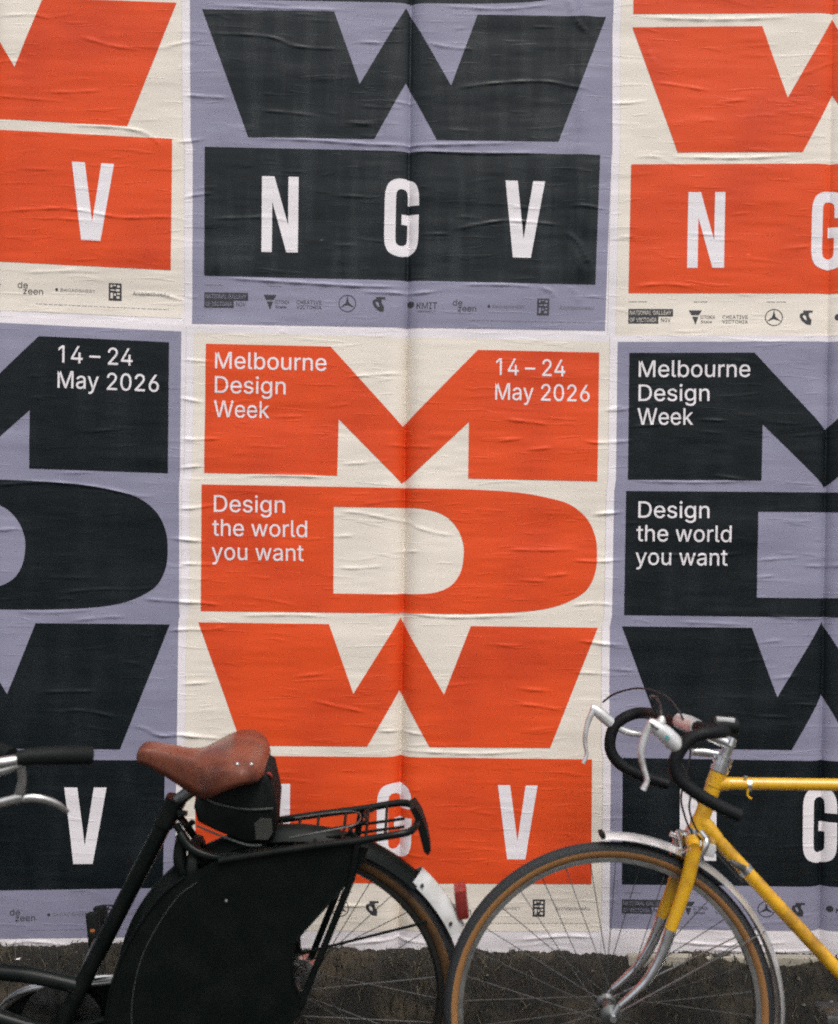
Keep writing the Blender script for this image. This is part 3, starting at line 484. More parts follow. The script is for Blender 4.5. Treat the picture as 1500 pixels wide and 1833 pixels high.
 'i': (.166, [[(.053, 0), (.053, .379), (.114, .379), (.114, 0)], [(.084, .443), (.073, .444), (.063, .448), (.054, .455), (.047, .463), (.043, .472), (.041, .483), (.043, .494), (.047, .504), (.054, .512), (.063, .518), (.073, .522), (.084, .524), (.095, .522), (.105, .518), (.114, .512), (.121, .504), (.125, .494), (.126, .483), (.125, .472), (.121, .463), (.114, .455), (.105, .448), (.095, .444)]]),
 'k': (.38, [[(.11, .137), (.11, .212), (.121, .212), (.284, .379), (.36, .379), (.184, .199), (.177, .199)], [(.053, 0), (.053, .509), (.114, .509), (.114, 0)], [(.294, 0), (.148, .186), (.191, .229), (.372, 0)]]),
 'l': (.189, [[(.139, -.002), (.112, 0), (.091, .008), (.074, .02), (.062, .037), (.055, .059), (.053, .084), (.053, .509), (.114, .509), (.114, .099), (.114, .083), (.117, .071), (.12, .062), (.126, .057), (.135, .053), (.146, .052), (.152, .052), (.157, .052), (.16, .053), (.164, .053), (.167, .054), (.181, .003), (.175, .001), (.169, 0), (.162, -.001), (.154, -.002), (.147, -.002)]]),
 'n': (.409, [[(.114, .227), (.114, 0), (.053, 0), (.053, .379), (.112, .379), (.112, .287), (.102, .287), (.116, .319), (.132, .344), (.152, .362), (.175, .374), (.2, .382), (.227, .384), (.252, .383), (.275, .377), (.295, .369), (.313, .356), (.328, .34), (.341, .321), (.35, .298), (.355, .271), (.357, .24), (.357, 0), (.296, 0), (.296, .235), (.293, .263), (.286, .286), (.273, .304), (.256, .318), (.235, .326), (.21, .329), (.192, .328), (.176, .324), (.161, .317), (.147, .308), (.136, .297), (.126, .283), (.119, .266), (.115, .248)]]),
 'o': (.415, [[(.207, -.008), (.174, -.005), (.144, .003), (.117, .016), (.093, .035), (.072, .058), (.056, .085), (.044, .116), (.037, .15), (.034, .187), (.037, .225), (.044, .26), (.056, .291), (.072, .318), (.093, .341), (.117, .36), (.144, .374), (.174, .382), (.207, .384), (.241, .382), (.271, .374), (.299, .36), (.323, .341), (.343, .318), (.359, .291), (.371, .26), (.379, .225), (.381, .187), (.379, .15), (.371, .116), (.359, .085), (.343, .058), (.323, .035), (.299, .016), (.271, .003), (.241, -.005)], [(.207, .046), (.231, .049), (.252, .055), (.27, .066), (.285, .08), (.298, .097), (.307, .117), (.314, .139), (.318, .163), (.319, .187), (.318, .212), (.314, .236), (.307, .258), (.298, .278), (.285, .296), (.27, .31), (.252, .321), (.231, .328), (.207, .33), (.184, .328), (.163, .321), (.145, .31), (.13, .296), (.118, .278), (.108, .258), (.102, .236), (.098, .212), (.096, .187), (.098, .163), (.102, .139), (.108, .117), (.118, .097), (.13, .08), (.145, .066), (.163, .055), (.184, .049)]]),
 'r': (.259, [[(.053, 0), (.053, .379), (.112, .379), (.112, .321), (.124, .339), (.137, .354), (.152, .367), (.171, .377), (.191, .383), (.213, .385), (.218, .385), (.223, .385), (.229, .384), (.235, .384), (.24, .384), (.243, .322), (.236, .324), (.23, .324), (.223, .325), (.215, .326), (.207, .326), (.19, .324), (.174, .321), (.159, .315), (.146, .306), (.135, .296), (.126, .284), (.119, .269), (.115, .254), (.114, .237), (.114, 0)]]),
 's': (.365, [[(.182, -.008), (.157, -.007), (.133, -.003), (.112, .003), (.093, .012), (.076, .024), (.062, .038), (.05, .054), (.041, .073), (.036, .094), (.094, .107), (.101, .087), (.111, .072), (.124, .06), (.141, .052), (.16, .047), (.181, .045), (.206, .047), (.227, .053), (.244, .062), (.258, .074), (.265, .088), (.268, .103), (.266, .115), (.262, .126), (.254, .136), (.243, .144), (.229, .15), (.212, .155), (.149, .17), (.118, .18), (.092, .192), (.072, .208), (.058, .227), (.05, .249), (.047, .274), (.049, .295), (.055, .314), (.065, .332), (.079, .347), (.095, .36), (.115, .37), (.137, .378), (.161, .383), (.187, .384), (.212, .383), (.234, .379), (.254, .372), (.271, .363), (.286, .352), (.299, .339), (.309, .324), (.318, .308), (.324, .29), (.268, .277), (.262, .291), (.254, .304), (.243, .316), (.228, .325), (.21, .331), (.187, .333), (.166, .331), (.147, .326), (.131, .317), (.119, .305), (.111, .292), (.109, .277), (.11, .264), (.115, .253), (.124, .243), (.136, .235), (.152, .229), (.172, .223), (.229, .209), (.261, .2), (.287, .187), (.306, .171), (.32, .153), (.328, .131), (.331, .107), (.329, .085), (.323, .065), (.312, .047), (.298, .031), (.281, .018), (.26, .006), (.236, -.002), (.21, -.007)]]),
 't': (.227, [[(.204, .379), (.204, .327), (.006, .327), (.006, .379)], [(.065, .471), (.126, .471), (.126, .098), (.127, .083), (.13, .07), (.136, .061), (.144, .055), (.156, .051), (.17, .05), (.175, .05), (.18, .05), (.185, .051), (.191, .052), (.197, .053), (.202, .054), (.213, .002), (.207, 0), (.2, -.002), (.192, -.003), (.184, -.003), (.176, -.004), (.168, -.004), (.138, -.001), (.113, .007), (.092, .021), (.077, .041), (.068, .064), (.065, .093)]]),
 'u': (.41, [[(.182, -.005), (.158, -.003), (.135, .002), (.115, .011), (.097, .023), (.082, .039), (.069, .059), (.06, .082), (.054, .109), (.053, .139), (.053, .379), (.114, .379), (.114, .144), (.116, .117), (.124, .094), (.137, .075), (.154, .061), (.175, .053), (.2, .05), (.218, .051), (.234, .055), (.249, .062), (.263, .071), (.274, .083), (.283, .097), (.29, .113), (.295, .132), (.296, .153), (.296, .379), (.357, .379), (.357, 0), (.298, 0), (.298, .092), (.307, .092), (.294, .06), (.277, .035), (.257, .017), (.234, .005), (.209, -.003)]]),
 'w': (.567, [[(.138, 0), (.023, .379), (.087, .379), (.133, .214), (.14, .19), (.147, .164), (.154, .137), (.161, .107), (.168, .075), (.175, .041), (.165, .041), (.172, .074), (.179, .105), (.186, .135), (.192, .163), (.199, .189), (.206, .214), (.252, .379), (.316, .379), (.362, .214), (.368, .189), (.375, .163), (.382, .136), (.388, .106), (.395, .075), (.402, .041), (.391, .041), (.399, .075), (.406, .106), (.413, .135), (.42, .163), (.427, .189), (.434, .214), (.48, .379), (.545, .379), (.429, 0), (.368, 0), (.319, .172), (.314, .189), (.309, .207), (.305, .225), (.3, .243), (.295, .262), (.291, .28), (.286, .299), (.281, .318), (.277, .338), (.291, .338), (.286, .319), (.281, .299), (.277, .28), (.272, .262), (.267, .243), (.263, .225), (.258, .207), (.253, .189), (.248, .172), (.199, 0)]]),
 'y': (.389, [[(.047, -.139), (.061, -.086), (.071, -.087), (.083, -.089), (.094, -.09), (.104, -.089), (.113, -.086), (.122, -.081), (.13, -.074), (.138, -.064), (.145, -.051), (.151, -.036), (.163, -.001), (.017, .379), (.084, .379), (.165, .155), (.173, .132), (.18, .109), (.187, .087), (.193, .064), (.199, .042), (.206, .021), (.184, .021), (.19, .042), (.196, .064), (.202, .087), (.209, .11), (.216, .132), (.224, .155), (.305, .379), (.371, .379), (.204, -.058), (.196, -.077), (.187, -.093), (.177, -.107), (.165, -.119), (.153, -.128), (.139, -.136), (.125, -.141), (.109, -.144), (.091, -.145), (.082, -.145), (.073, -.144), (.065, -.143), (.057, -.142), (.052, -.14)]]),
 'z': (.38, [[(.042, 0), (.042, .046), (.254, .32), (.048, .323), (.048, .379), (.333, .379), (.333, .331), (.126, .06), (.339, .056), (.339, 0)]]),
 '–': (.349, [[(.35, .244), (.35, .188), (0, .188), (0, .244)]]),
}
def area(l): return 0.5 * sum(l[i - 1][0] * l[i][1] - l[i][0] * l[i - 1][1] for i in range(len(l)))
def fatten(l, d):
    """move every corner outwards (loops run either way; d > 0 makes strokes heavier on the left of the path)"""
    out = []
    for i in range(len(l)):
        a, b_, c = np.array(l[i - 1]), np.array(l[i]), np.array(l[(i + 1) % len(l)])
        e1, e2 = b_ - a, c - b_; e1 = e1 / (np.hypot(*e1) + 1e-9); e2 = e2 / (np.hypot(*e2) + 1e-9)
        nn = np.array([e1[1] + e2[1], -e1[0] - e2[0]]); k = nn @ nn
        out.append(tuple(b_ + nn * (2 * d / max(k, 0.8))))
    return out
def text_polys(txt, x, y, size, width=None, bold=0.0):
    raw = []; pen = 0.0
    for ch in txt:
        if ch == ' ': pen += 0.187; continue
        adv, loops = GLYPHS[ch]; loops = [list(l) for l in loops]
        if bold:
            s0 = 1 if area(max(loops, key=lambda l: abs(area(l)))) > 0 else -1; loops = [fatten(l, bold * s0) for l in loops]
        big = max(loops, key=lambda l: abs(area(l))); sgn = area(big) > 0
        solid = [l for l in loops if (area(l) > 0) == sgn]; holes = [l for l in loops if (area(l) > 0) != sgn]
        for k, l in enumerate(solid):
            raw.append(([(p[0] + pen, p[1]) for p in l], [[(p[0] + pen, p[1]) for p in h] for h in holes] if l is big else [], k * 0.00008))
        pen += adv
    x0 = min(p[0] for r in raw for p in r[0]); x1 = max(p[0] for r in raw for p in r[0])
    k = width / (x1 - x0) if width else size
    T = lambda l: [(x + (p[0] - x0) * k, y - p[1] * size) for p in l]
    return [(T(o), [T(h) for h in hs], lift) for o, hs, lift in raw]
def texts(lines):
    out = []
    for l in lines: out += text_polys(*l[:4], **(l[4] if len(l) > 4 else {}))
    return art_polys(out)
def rect(x0, y0, x1, y1): return [(x0, y0), (x1, y0), (x1, y1), (x0, y1)]
def disc(cx, cy, r, n=24): return [(cx + r * math.cos(2 * math.pi * k / n), cy + r * math.sin(2 * math.pi * k / n)) for k in range(n)]

ART = {}
ART['letter_m'] = art_polys([([(0, 0), (222, 0), (352, 139), (484, 0), (700, 0), (700, 230), (470, 230), (470, 129), (353.5, 242), (238, 129), (237, 230), (0, 230)], [])])
d_out = [(0, 250), (360, 250)] + [tuple(p) for p in spline([(400, 250), (480, 250.6), (560, 254.5), (622, 265), (656, 276.5), (684, 301), (698, 333), (701, 363), (698, 397), (685, 427), (662, 446), (622, 463), (565, 472), (480, 476.5), (400, 477)], 5)] + [(360, 477), (0, 477)]
d_in = [(234.5, 286)] + [tuple(p) for p in spline([(340, 286), (393, 287.4), (431, 299), (454, 323), (464, 350), (464.5, 375), (459, 402), (443, 425), (414, 438.5), (366, 442.5), (330, 442.5)], 5)] + [(234.5, 442.5)]
ART['letter_d'] = art_polys([(d_out, [d_in])])
ART['letter_w'] = art_polys([([(0, 496), (229, 496), (274.5, 621), (353.5, 485), (434, 621), (477.5, 496), (700, 496), (624, 716), (411, 716), (355, 616), (301, 716), (80, 716)], [])])
ART['name_panel'] = art_polys([(rect(0, 735, 700, 960), [])])
ART['letter_n'] = art_polys([([(102, 784), (124, 784), (149, 868), (149, 784), (167, 784), (167, 916), (146.5, 916), (120.5, 828), (120.5, 916), (102, 916)], [])])
def gpath():
    o = [(381.5, 829), (361.5, 829)]
    o += [tuple(p) for p in spline([(361.5, 818), (360.5, 807), (356, 802), (351, 801), (346, 802), (341.5, 807), (340.5, 818)], 3)]
    o += [tuple(p) for p in spline([(340.5, 882), (341.5, 894), (346, 899), (351, 900), (356, 899), (360.5, 894), (361.5, 882)], 3)]
    o += [(361.5, 863), (351, 863), (351, 845), (381.5, 845)]
    o += [tuple(p) for p in spline([(381.5, 882), (379.5, 900), (371, 913), (351, 919), (331, 913), (322.5, 900), (320.5, 882)], 4)]
    o += [tuple(p) for p in spline([(320.5, 820), (322.5, 802), (331, 788), (351, 782.5), (371, 788), (379.5, 802), (381.5, 818)], 4)]
    return o
ART['letter_g'] = art_polys([(gpath(), [])])
ART['letter_v'] = art_polys([([(534, 783), (555.5, 783), (569, 884), (583, 783), (604, 783), (583, 916), (551, 916)], [])])
ART['background_panel'] = art_polys([(rect(-21, -20, 720, 1047), [])])
ART['sheet'] = art_polys([(rect(-35, -32, 734, 1128), [rect(-16, -15.4, 715, 1042)[::-1]])])   # the printed ground covers the rest
FS = 58.0
LINES = [('headline_text', 'Melbourne', 17, 43.5, 198), ('headline_text', 'Design', 17, 87, 126), ('headline_text', 'Week', 15.5, 130, 99), ('date_text', '14 – 24', 517, 44, 123), ('date_text', 'May 2026', 516, 88, 168),
         ('slogan_text', 'Design', 22, 298.5, 126), ('slogan_text', 'the world', 19.5, 341.5, 168), ('slogan_text', 'you want', 18.5, 384.5, 163)]
for i, (nm, tx, x, y, wd) in enumerate(LINES):
    pl = text_polys(tx, x, y, FS, wd, 0.003); cuts = []
    xr = sorted((min(p[0] for p in o[0]), max(p[0] for p in o[0])) for o in pl)
    for (a0, a1), (b0, b1) in zip(xr, xr[1:]):
        if b0 - max(q[1] for q in xr if q[0] <= a0) > 6.5: cuts.append(b0 - 1)
    words = [[] for _ in range(len(cuts) + 1)]
    for o in pl: words[sum(min(p[0] for p in o[0]) > c_ for c_ in cuts)].append(o)
    for k, wpl in enumerate(words): ART['line%d_%d' % (i, k)] = art_polys(wpl)
# sponsor strip
ART['bars'] = art_polys([(rect(0.5, 989.5, 79, 1003.6), []), (rect(0.5, 1003.6, 53.5, 1017), [])])
ART['bars_text'] = texts([('NATIONAL GALLERY', 3, 1000.6, 15.0, dict(width=73)), ('OF VICTORIA', 3, 1014, 15.0, dict(width=47))])
ART['bars_tail'] = texts([('NGV', 58, 1014, 15.0, dict(width=17))])
ART['triangle'] = art_polys([([(107, 992), (130, 992), (125, 1001), (111.5, 1001)], []), ([(113, 1004), (124, 1004), (118.5, 1019)], [])])
ART['triangle_text'] = texts([('ICTORIA', 127, 1008, 12.9, dict(width=26)), ('State', 128, 1016, 10.0, dict(width=20)), ('CREATIVE', 166, 1007.5, 12.9, dict(width=45)), ('VICTORIA', 166, 1016.5, 12.9, dict(width=45))])
def star():
    polys = [(disc(257, 1005, 15.8, 40), [disc(257, 1005, 14.3, 40)[::-1]])]
    for k in range(3):
        a = -math.pi / 2 + k * 2.0944
        polys.append(([(257 + 14.6 * math.cos(a), 1005 + 14.6 * math.sin(a)), (257 + 3 * math.cos(a + 1.047), 1005 + 3 * math.sin(a + 1.047)), (257, 1005), (257 + 3 * math.cos(a - 1.047), 1005 + 3 * math.sin(a - 1.047))], []))
    return art_polys(polys)
ART['star'] = star()
ART['tee'] = art_polys([([(308, 992), (325, 992), (325, 996), (318.5, 996), (318.5, 1003), (323, 1010), (322, 1019), (314, 1018), (306, 1011), (302, 1004), (303, 998), (309, 996)], [[(311.5, 1000), (307, 1001.5), (310, 1008), (314.5, 1011), (314, 1004)]])])
ART['orb'] = art_polys([(disc(370.5, 1004, 6.3, 9), [])])
ART['orb_text'] = texts([('RMIT', 381, 1012, 24.3, dict(width=37)), ('UNIVERSITY', 383, 1018.5, 6.6, dict(width=33))])
ART['dezeen'] = texts([('de', 446, 1005, 22.2, dict(width=17)), ('zeen', 455, 1015.5, 22.2, dict(width=33))])
ART['dotname'] = art_polys([(disc(510.5, 1005, 2.6, 12), [])])
ART['dotname_text'] = texts([('BROADSHEET', 517, 1007.5, 10.0, dict(width=58))])
ART['tile'] = art_polys([(rect(597, 988.5, 618.5, 1020), [])])
ART['tile_marks'] = art_polys([(rect(600, 991.5, 603, 996), []), (rect(604.5, 991.5, 609, 993.5), []), (rect(611, 992, 615.5, 996), []), (rect(600, 1000, 607, 1002), []), (rect(609, 999, 615, 1003), []), (rect(600, 1006, 604, 1016), []), (rect(606, 1007, 609, 1011), []), (rect(611, 1006, 615.5, 1009), []), (rect(610, 1012, 615, 1016), [])])
ART['lastname'] = texts([('ArchitectureAu', 637, 1008, 13.6, dict(width=61))])
fp = []; x = 476.0
while x < 696:
    l = random.uniform(3, 9); fp.append((rect(x, 1031.6, min(x + l, 697), 1032.4), [])); x += l + random.uniform(1.2, 2.2)
for (cx, l) in ((1, 32), (243, 35), (115, 24)):
    fp.append((rect(cx, 975.5, cx + l * .45, 976.5), [])); fp.append((rect(cx + l * .5, 975.5, cx + l, 976.5), []))
ART['fine_print'] = art_polys(fp)

# each sheet: rows of (v, left x, left y, right x, right y) = where its 0 and 700 edges fall on the wall, in photo pixels of the wall plane
SHEETS = [
 ('UL', 'orange', 0.0030, [(0, -430.0, -513.7, 322.0, -486.0), (496, -434.4, -19.7, 317.6, 8.0), (716, -441.0, 189.1, 311.0, 233.0), (735, -442.4, 211.4, 309.6, 250.6), (960, -445.0, 447.5, 307.0, 485.0), (1046, -446.0, 535.8, 306.0, 569.0)]),
 ('UM', 'lavender', 0.0045, [(0, 362, -480, 1092, -468), (477, 363, 1, 1084, 14), (496, 363.3, 20, 1083.7, 33.6), (716, 364, 246.5, 1076, 257.5), (735, 367.7, 265, 1073, 280), (960, 366.7, 495, 1064.6, 511), (1046, 366, 580, 1062, 592)]),
 ('UR', 'orange', 0.0060, [(0, 1138, -455, 1846, -460), (477, 1132, 29, 1840, 24), (496, 1130.4, 52.3, 1838, 46), (716, 1130, 276, 1837, 273.5), (735, 1128, 297, 1835, 294), (960, 1123.4, 526.4, 1832, 527), (1046, 1122, 608, 1831, 610)]),
 ('LL', 'lavender', 0.0078, [(0, -447.2, 578.6, 304.8, 614.0), (230, -449.3, 821.2, 302.7, 847.5), (250, -451.0, 844.4, 301.0, 868.0), (477, -450.7, 1082.1, 301.3, 1095.0), (496, -446.0, 1109.6, 306.0, 1116.8), (716, -453.0, 1333.6, 299.0, 1340.0), (735, -454.7, 1354.7, 297.3, 1359.0), (960, -458.0, 1597.8, 294.0, 1586.0), (1046, -458.0, 1682.7, 294.0, 1672.0)]),
 ('LC', 'orange', 0.0093, [(0, 370.6, 616.8, 1071, 632.5), (230, 367.5, 846.8, 1067.5, 862), (250, 363, 867.3, 1066, 880), (477, 361.4, 1093, 1066, 1101), (496, 357, 1112.8, 1068.5, 1122.6), (716, 354, 1332, 1060, 1337.5), (735, 353, 1349.5, 1058, 1356.7), (960, 350.5, 1576, 1057, 1579), (1046, 350, 1661, 1056, 1663)]),
 ('LR', 'lavender', 0.0108, [(0, 1124.5, 633.3, 1826, 632), (230, 1121.6, 859, 1824, 863), (250, 1118.7, 879, 1822, 884), (477, 1114.9, 1100, 1819, 1108), (496, 1111, 1120, 1819, 1128), (716, 1110, 1336, 1816, 1346), (735, 1112.8, 1354, 1814, 1366), (960, 1111, 1579, 1813, 1588), (1046, 1110, 1657, 1812, 1666)]),
]
LABELS = {
 'UL': 'orange on cream wheat-pasted poster cut off by the top left corner',
 'UM': 'lavender poster with black W and three-letter block, top centre above the whole orange one',
 'UR': 'orange on cream wheat-pasted poster cut off by the top right corner',
 'LL': 'black on lavender poster at lower left, behind the black bicycle handlebar',
 'LC': 'whole orange on cream poster in the middle, between two lavender ones',
 'LR': 'black on lavender poster at lower right behind the yellow bicycle',
}
def sheet_map(rows, uv):
    a = np.array(rows, float); v = uv[:, 1]; t = uv[:, 0] / 700.0
    def ip(col):
        y = np.interp(v, a[:, 0], a[:, col])
        lo = v < a[0, 0]; k = (a[1, col] - a[0, col]) / (a[1, 0] - a[0, 0]); y = np.where(lo, a[0, col] + (v - a[0, 0]) * k, y)
        hi = v > a[-1, 0]; k = (a[-1, col] - a[-2, col]) / (a[-1, 0] - a[-2, 0]); return np.where(hi, a[-1, col] + (v - a[-1, 0]) * k, y)
    lx, ly, rx, ry = ip(1), ip(2), ip(3), ip(4)
    return wall(lx + (rx - lx) * t, ly + (ry - ly) * t)
def sheet_grid(rows):           # paper height at the nodes of the sheet's own grid
    uu, vv = np.meshgrid(GU, GV); x, z = sheet_map(rows, np.stack([uu.ravel(), vv.ravel()], 1))
    return relief(x, z).reshape(uu.shape)
def drape(name, art, rows, base, material, parent, c):
    uv, faces = ART[art]
    x, z = sheet_map(rows, uv)
    iu = np.clip(np.searchsorted(GU, uv[:, 0] + 1e-5) - 1, 0, len(GU) - 2); iv = np.clip(np.searchsorted(GV, uv[:, 1] + 1e-5) - 1, 0, len(GV) - 2)
    tu = (uv[:, 0] - GU[iu]) / (GU[iu + 1] - GU[iu]); tv = (uv[:, 1] - GV[iv]) / (GV[iv + 1] - GV[iv])
    h = (HG[iv, iu] * (1 - tu) + HG[iv, iu + 1] * tu) * (1 - tv) + (HG[iv + 1, iu] * (1 - tu) + HG[iv + 1, iu + 1] * tu) * tv
    y = -(base + h + uv[:, 2])
    me = bpy.data.meshes.new(name)
    me.from_pydata(np.stack([x - c[0], y - c[1], z - c[2]], 1).tolist(), [], faces)
    if sum(p.normal.y for p in me.polygons[:5]) > 0: me.flip_normals()
    o = link(name, me, material, parent, smooth=True)
    if not parent: o.location = c
    return o
L1, L2, L3 = 0.0005, 0.0010, 0.0015
for key, scheme, base, rows in SHEETS:
    base += 0.006; HG = sheet_grid(rows)
    cx, cz = sheet_map(rows, np.array([[350.0, 1046.0]])); c = (float(cx[0]), 0.0, float(cz[0]))
    po = drape('poster', 'sheet', rows, base, 'paper_white', None, c)
    tag(po, LABELS[key], 'poster', 'posters pasted on the hoarding')
    bgm, ink = ('paper_cream', 'ink_orange') if scheme == 'orange' else ('paper_lavender', 'ink_black_pasted' if key == 'UM' else 'ink_black')
    drape('background_panel', 'background_panel', rows, base + L1, bgm, po, c)
    for n in 'mdw': drape('letter_block', 'letter_' + n, rows, base + L2, ink, po, c)
    pn = drape('name_panel', 'name_panel', rows, base + L2, ink, po, c)
    for n in 'ngv': drape('letter', 'letter_' + n, rows, base + L3, 'ink_white', pn, c)
    for a_ in [k for k in ART if k.startswith('line')]: drape(LINES[int(a_[4:].split('_')[0])][0], a_, rows, base + L3, 'ink_white', po, c)
    lg = drape('sponsor_logo', 'bars', rows, base + L2, 'ink_logo', po, c); drape('logo_text', 'bars_text', rows, base + L3, bgm, lg, c); drape('logo_text', 'bars_tail', rows, base + L2, 'ink_logo', lg, c)
    lg = drape('sponsor_logo', 'triangle', rows, base + L2, 'ink_logo', po, c); drape('logo_text', 'triangle_text', rows, base + L2, 'ink_logo', lg, c)
    drape('sponsor_logo', 'star', rows, base + L2, 'ink_logo', po, c)
    drape('sponsor_logo', 'tee', rows, base + L2, 'ink_logo', po, c)
    lg = drape('sponsor_logo', 'orb', rows, base + L2, 'ink_logo', po, c); drape('logo_text', 'orb_text', rows, base + L2, 'ink_logo', lg, c)
    drape('sponsor_logo', 'dezeen', rows, base + L2, 'ink_logo', po, c)
    lg = drape('sponsor_logo', 'dotname', rows, base + L2, 'ink_logo', po, c); drape('logo_text', 'dotname_text', rows, base + L2, 'ink_logo_faint', lg, c)
    lg = drape('sponsor_logo', 'tile', rows, base + L2, 'ink_logo', po, c); drape('logo_text', 'tile_marks', rows, base + L3, bgm, lg, c)
    drape('sponsor_logo', 'lastname', rows, base + L2, 'ink_logo_faint', po, c)
    tag(drape('fine_print', 'fine_print', rows, base + L2, 'ink_logo_faint', po, c), kind='stuff')

# ------------------------------------------------------------------ bicycles
class Bike:
    """local frame: x along the wall, y away from the viewer, z up in the bike's own plane"""
    def __init__(s, name, axle_px, y, lean, r, z=0.0):
        s.r = r; s.Rm = Matrix.Rotation(lean, 3, 'X')
        ax = s.Rm @ Vector((0, 0, r)); d = ray(*axle_px)
        s.O = Vector((0, y, z)); s.O.x = CAM.x + d.x / d.y * (y + ax.y - CAM.y)
        s.root = empty(name, s.O, (lean, 0, 0))
        p = s.O + ax - CAM; print('AXLE', name, CX + F * p.dot(RIGHT) / p.y, CY - F * p.dot(UP) / p.y)
    def L(s, px, py, t=0.0):    # local point seen at the pixel, t towards the viewer
        n = s.Rm @ Vector((0, -1, 0)); d = ray(px, py)
        lam = (t - (CAM - s.O).dot(n)) / d.dot(n)
        return s.Rm.transposed() @ (CAM + d * lam - s.O)
def mir(p): return Vector((p[0], -p[1], p[2]))

SPOKES = {}
def wheel(root, c, r, tr, tread, side, rim, rim_r, hubw, nsp=36, flange=0.021, steer=0.0, hubm='alloy', ta=90, sb=168):
    w = empty('wheel', c, (0, 0, steer), root)
    cr = r - tr
    k = 16
    prof = [(cr + tr * math.cos(a), tr * math.sin(a)) for a in [R(-ta + 2 * ta * i / k) for i in range(k + 1)]]
    inn = [(cr + tr * .55 * math.cos(a), tr * .55 * math.sin(a)) for a in [R(ta - 2 * ta * i / 4) for i in range(5)]]
    MB().revolve(prof + inn, n=120).build('tyre', tread, w)
    for sgn in (-1, 1):
        ps = [(cr + tr * 1.01 * math.cos(a), sgn * tr * 1.01 * math.sin(a)) for a in [R(ta - 2 + (sb - ta + 2) * i / 8) for i in range(9)]]
        ps2 = [(cr + tr * .8 * math.cos(a), sgn * tr * .8 * math.sin(a)) for a in [R(sb - (sb - ta + 2) * i / 3) for i in range(4)]]
        MB().revolve(ps + ps2, n=120).build('sidewall', side, w)
    ro = cr - tr * 0.80; hw = tr * 0.72
    MB().revolve([(ro, -hw), (ro - .002, -hw), (ro - .010, -hw * .92), (rim_r, -hw * .35), (rim_r, hw * .35), (ro - .010, hw * .92), (ro - .002, hw), (ro, hw), (ro - .004, hw * .7), (ro - .004, -hw * .7)], n=120).build('rim', rim, w)
    MB().revolve([(0, -hubw - .028), (.005, -hubw - .028), (.006, -hubw - .008), (.014, -hubw - .004), (flange + .004, -hubw - .002), (flange + .004, -hubw + .002), (.014, -hubw + .006), (.012, 0), (.014, hubw - .006), (flange + .004, hubw - .002), (flange + .004, hubw + .002), (.014, hubw + .004), (.006, hubw + .008), (.005, hubw + .028), (0, hubw + .028)], n=20, closed=False).build('hub', hubm, w)
    key = (rim_r, hubw)
    if key not in SPOKES:
        ms = []
        for sg in (-1, 1):
            for dr in (-1, 1):
                a = R(58 * dr)
                ms.append(MB().tube([(math.sin(a) * flange, sg * (hubw + .001 * dr), math.cos(a) * flange), (0, sg * .003, rim_r + .002)], 0.00095, n=5).mesh('spoke'))
        SPOKES[key] = ms
    for i in range(nsp):
        me = SPOKES[key][[0, 2, 1, 3][i % 4]]
        o = bpy.data.objects.new('spoke', me); COL.objects.link(o)
        if not me.materials: me.materials.append(MATS['spoke_steel'])
        o.parent = w; o.rotation_euler = (0, 2 * math.pi * i / nsp + 0.04, 0)
    return w
def mudguard(c, rad, wd, a0, a1, depth=0.012, th=0.0015, n=70):
    k = 8
    o = [(rad - depth * (2 * i / k - 1) ** 2, wd * (2 * i / k - 1)) for i in range(k + 1)]
    i_ = [(p - th, y) for p, y in o[::-1]]
    return MB().revolve(o + i_, c=c, a0=a0, a1=a1, n=n)
def saddle(name, root, st, material):
    """stations: (x, z top, half width, drop) in the bike frame"""
    S = spline(st, 5); n = 18; mb = MB(); vs = []; fs = []
    for x, z, hwid, drop in S:
        for k in range(n + 1):
            u = -1 + 2 * k / n
            e = abs(u)
            if e < 0.62: yy = hwid * 0.93 * (e / 0.62); zz = z - 0.10 * hwid * (e / 0.62) ** 2
            else:
                f = (e - 0.62) / 0.38
                yy = hwid * (0.93 + 0.13 * math.sin(min(f * 2.2, 1.57)) - 0.10 * f); zz = z - 0.10 * hwid - drop * f ** 1.15
            vs.append((x, math.copysign(yy, u), zz))
    m = n + 1
    for i in range(len(S) - 1):
        for k in range(n): fs.append((i * m + k, i * m + k + 1, (i + 1) * m + k + 1, (i + 1) * m + k))
    fs.append(tuple(range(m))); fs.append(tuple((len(S) - 1) * m + k for k in range(m)))
    o = mb.add(vs, fs).build(name, material, root)
    sm = o.modifiers.new('thickness', 'SOLIDIFY'); sm.thickness = 0.004; sm.offset = -1
    return o

# ---------------- yellow racing bicycle
Y = Bike('racing_bicycle', (1090, 1788), -0.440, R(-3), 0.338, 0.013)
yr = Y.root; L = Y.L
tag(yr, 'yellow racing bicycle with black drop bars and white brake levers', 'bicycle')
ax = Vector((0, 0, Y.r))
wheel(yr, ax, Y.r, 0.0165, 'tyre_black', 'sidewall_tan', 'rim_alloy', 0.2985, 0.034, flange=.017, hubm='steel_dull')
bbp = L(1599, 1845); rax = L(1959, 1790); rax.z = Y.r
wheel(yr, rax, Y.r, 0.0165, 'tyre_black', 'sidewall_tan', 'rim_alloy', 0.2985, 0.034, flange=.017, hubm='steel_dull')
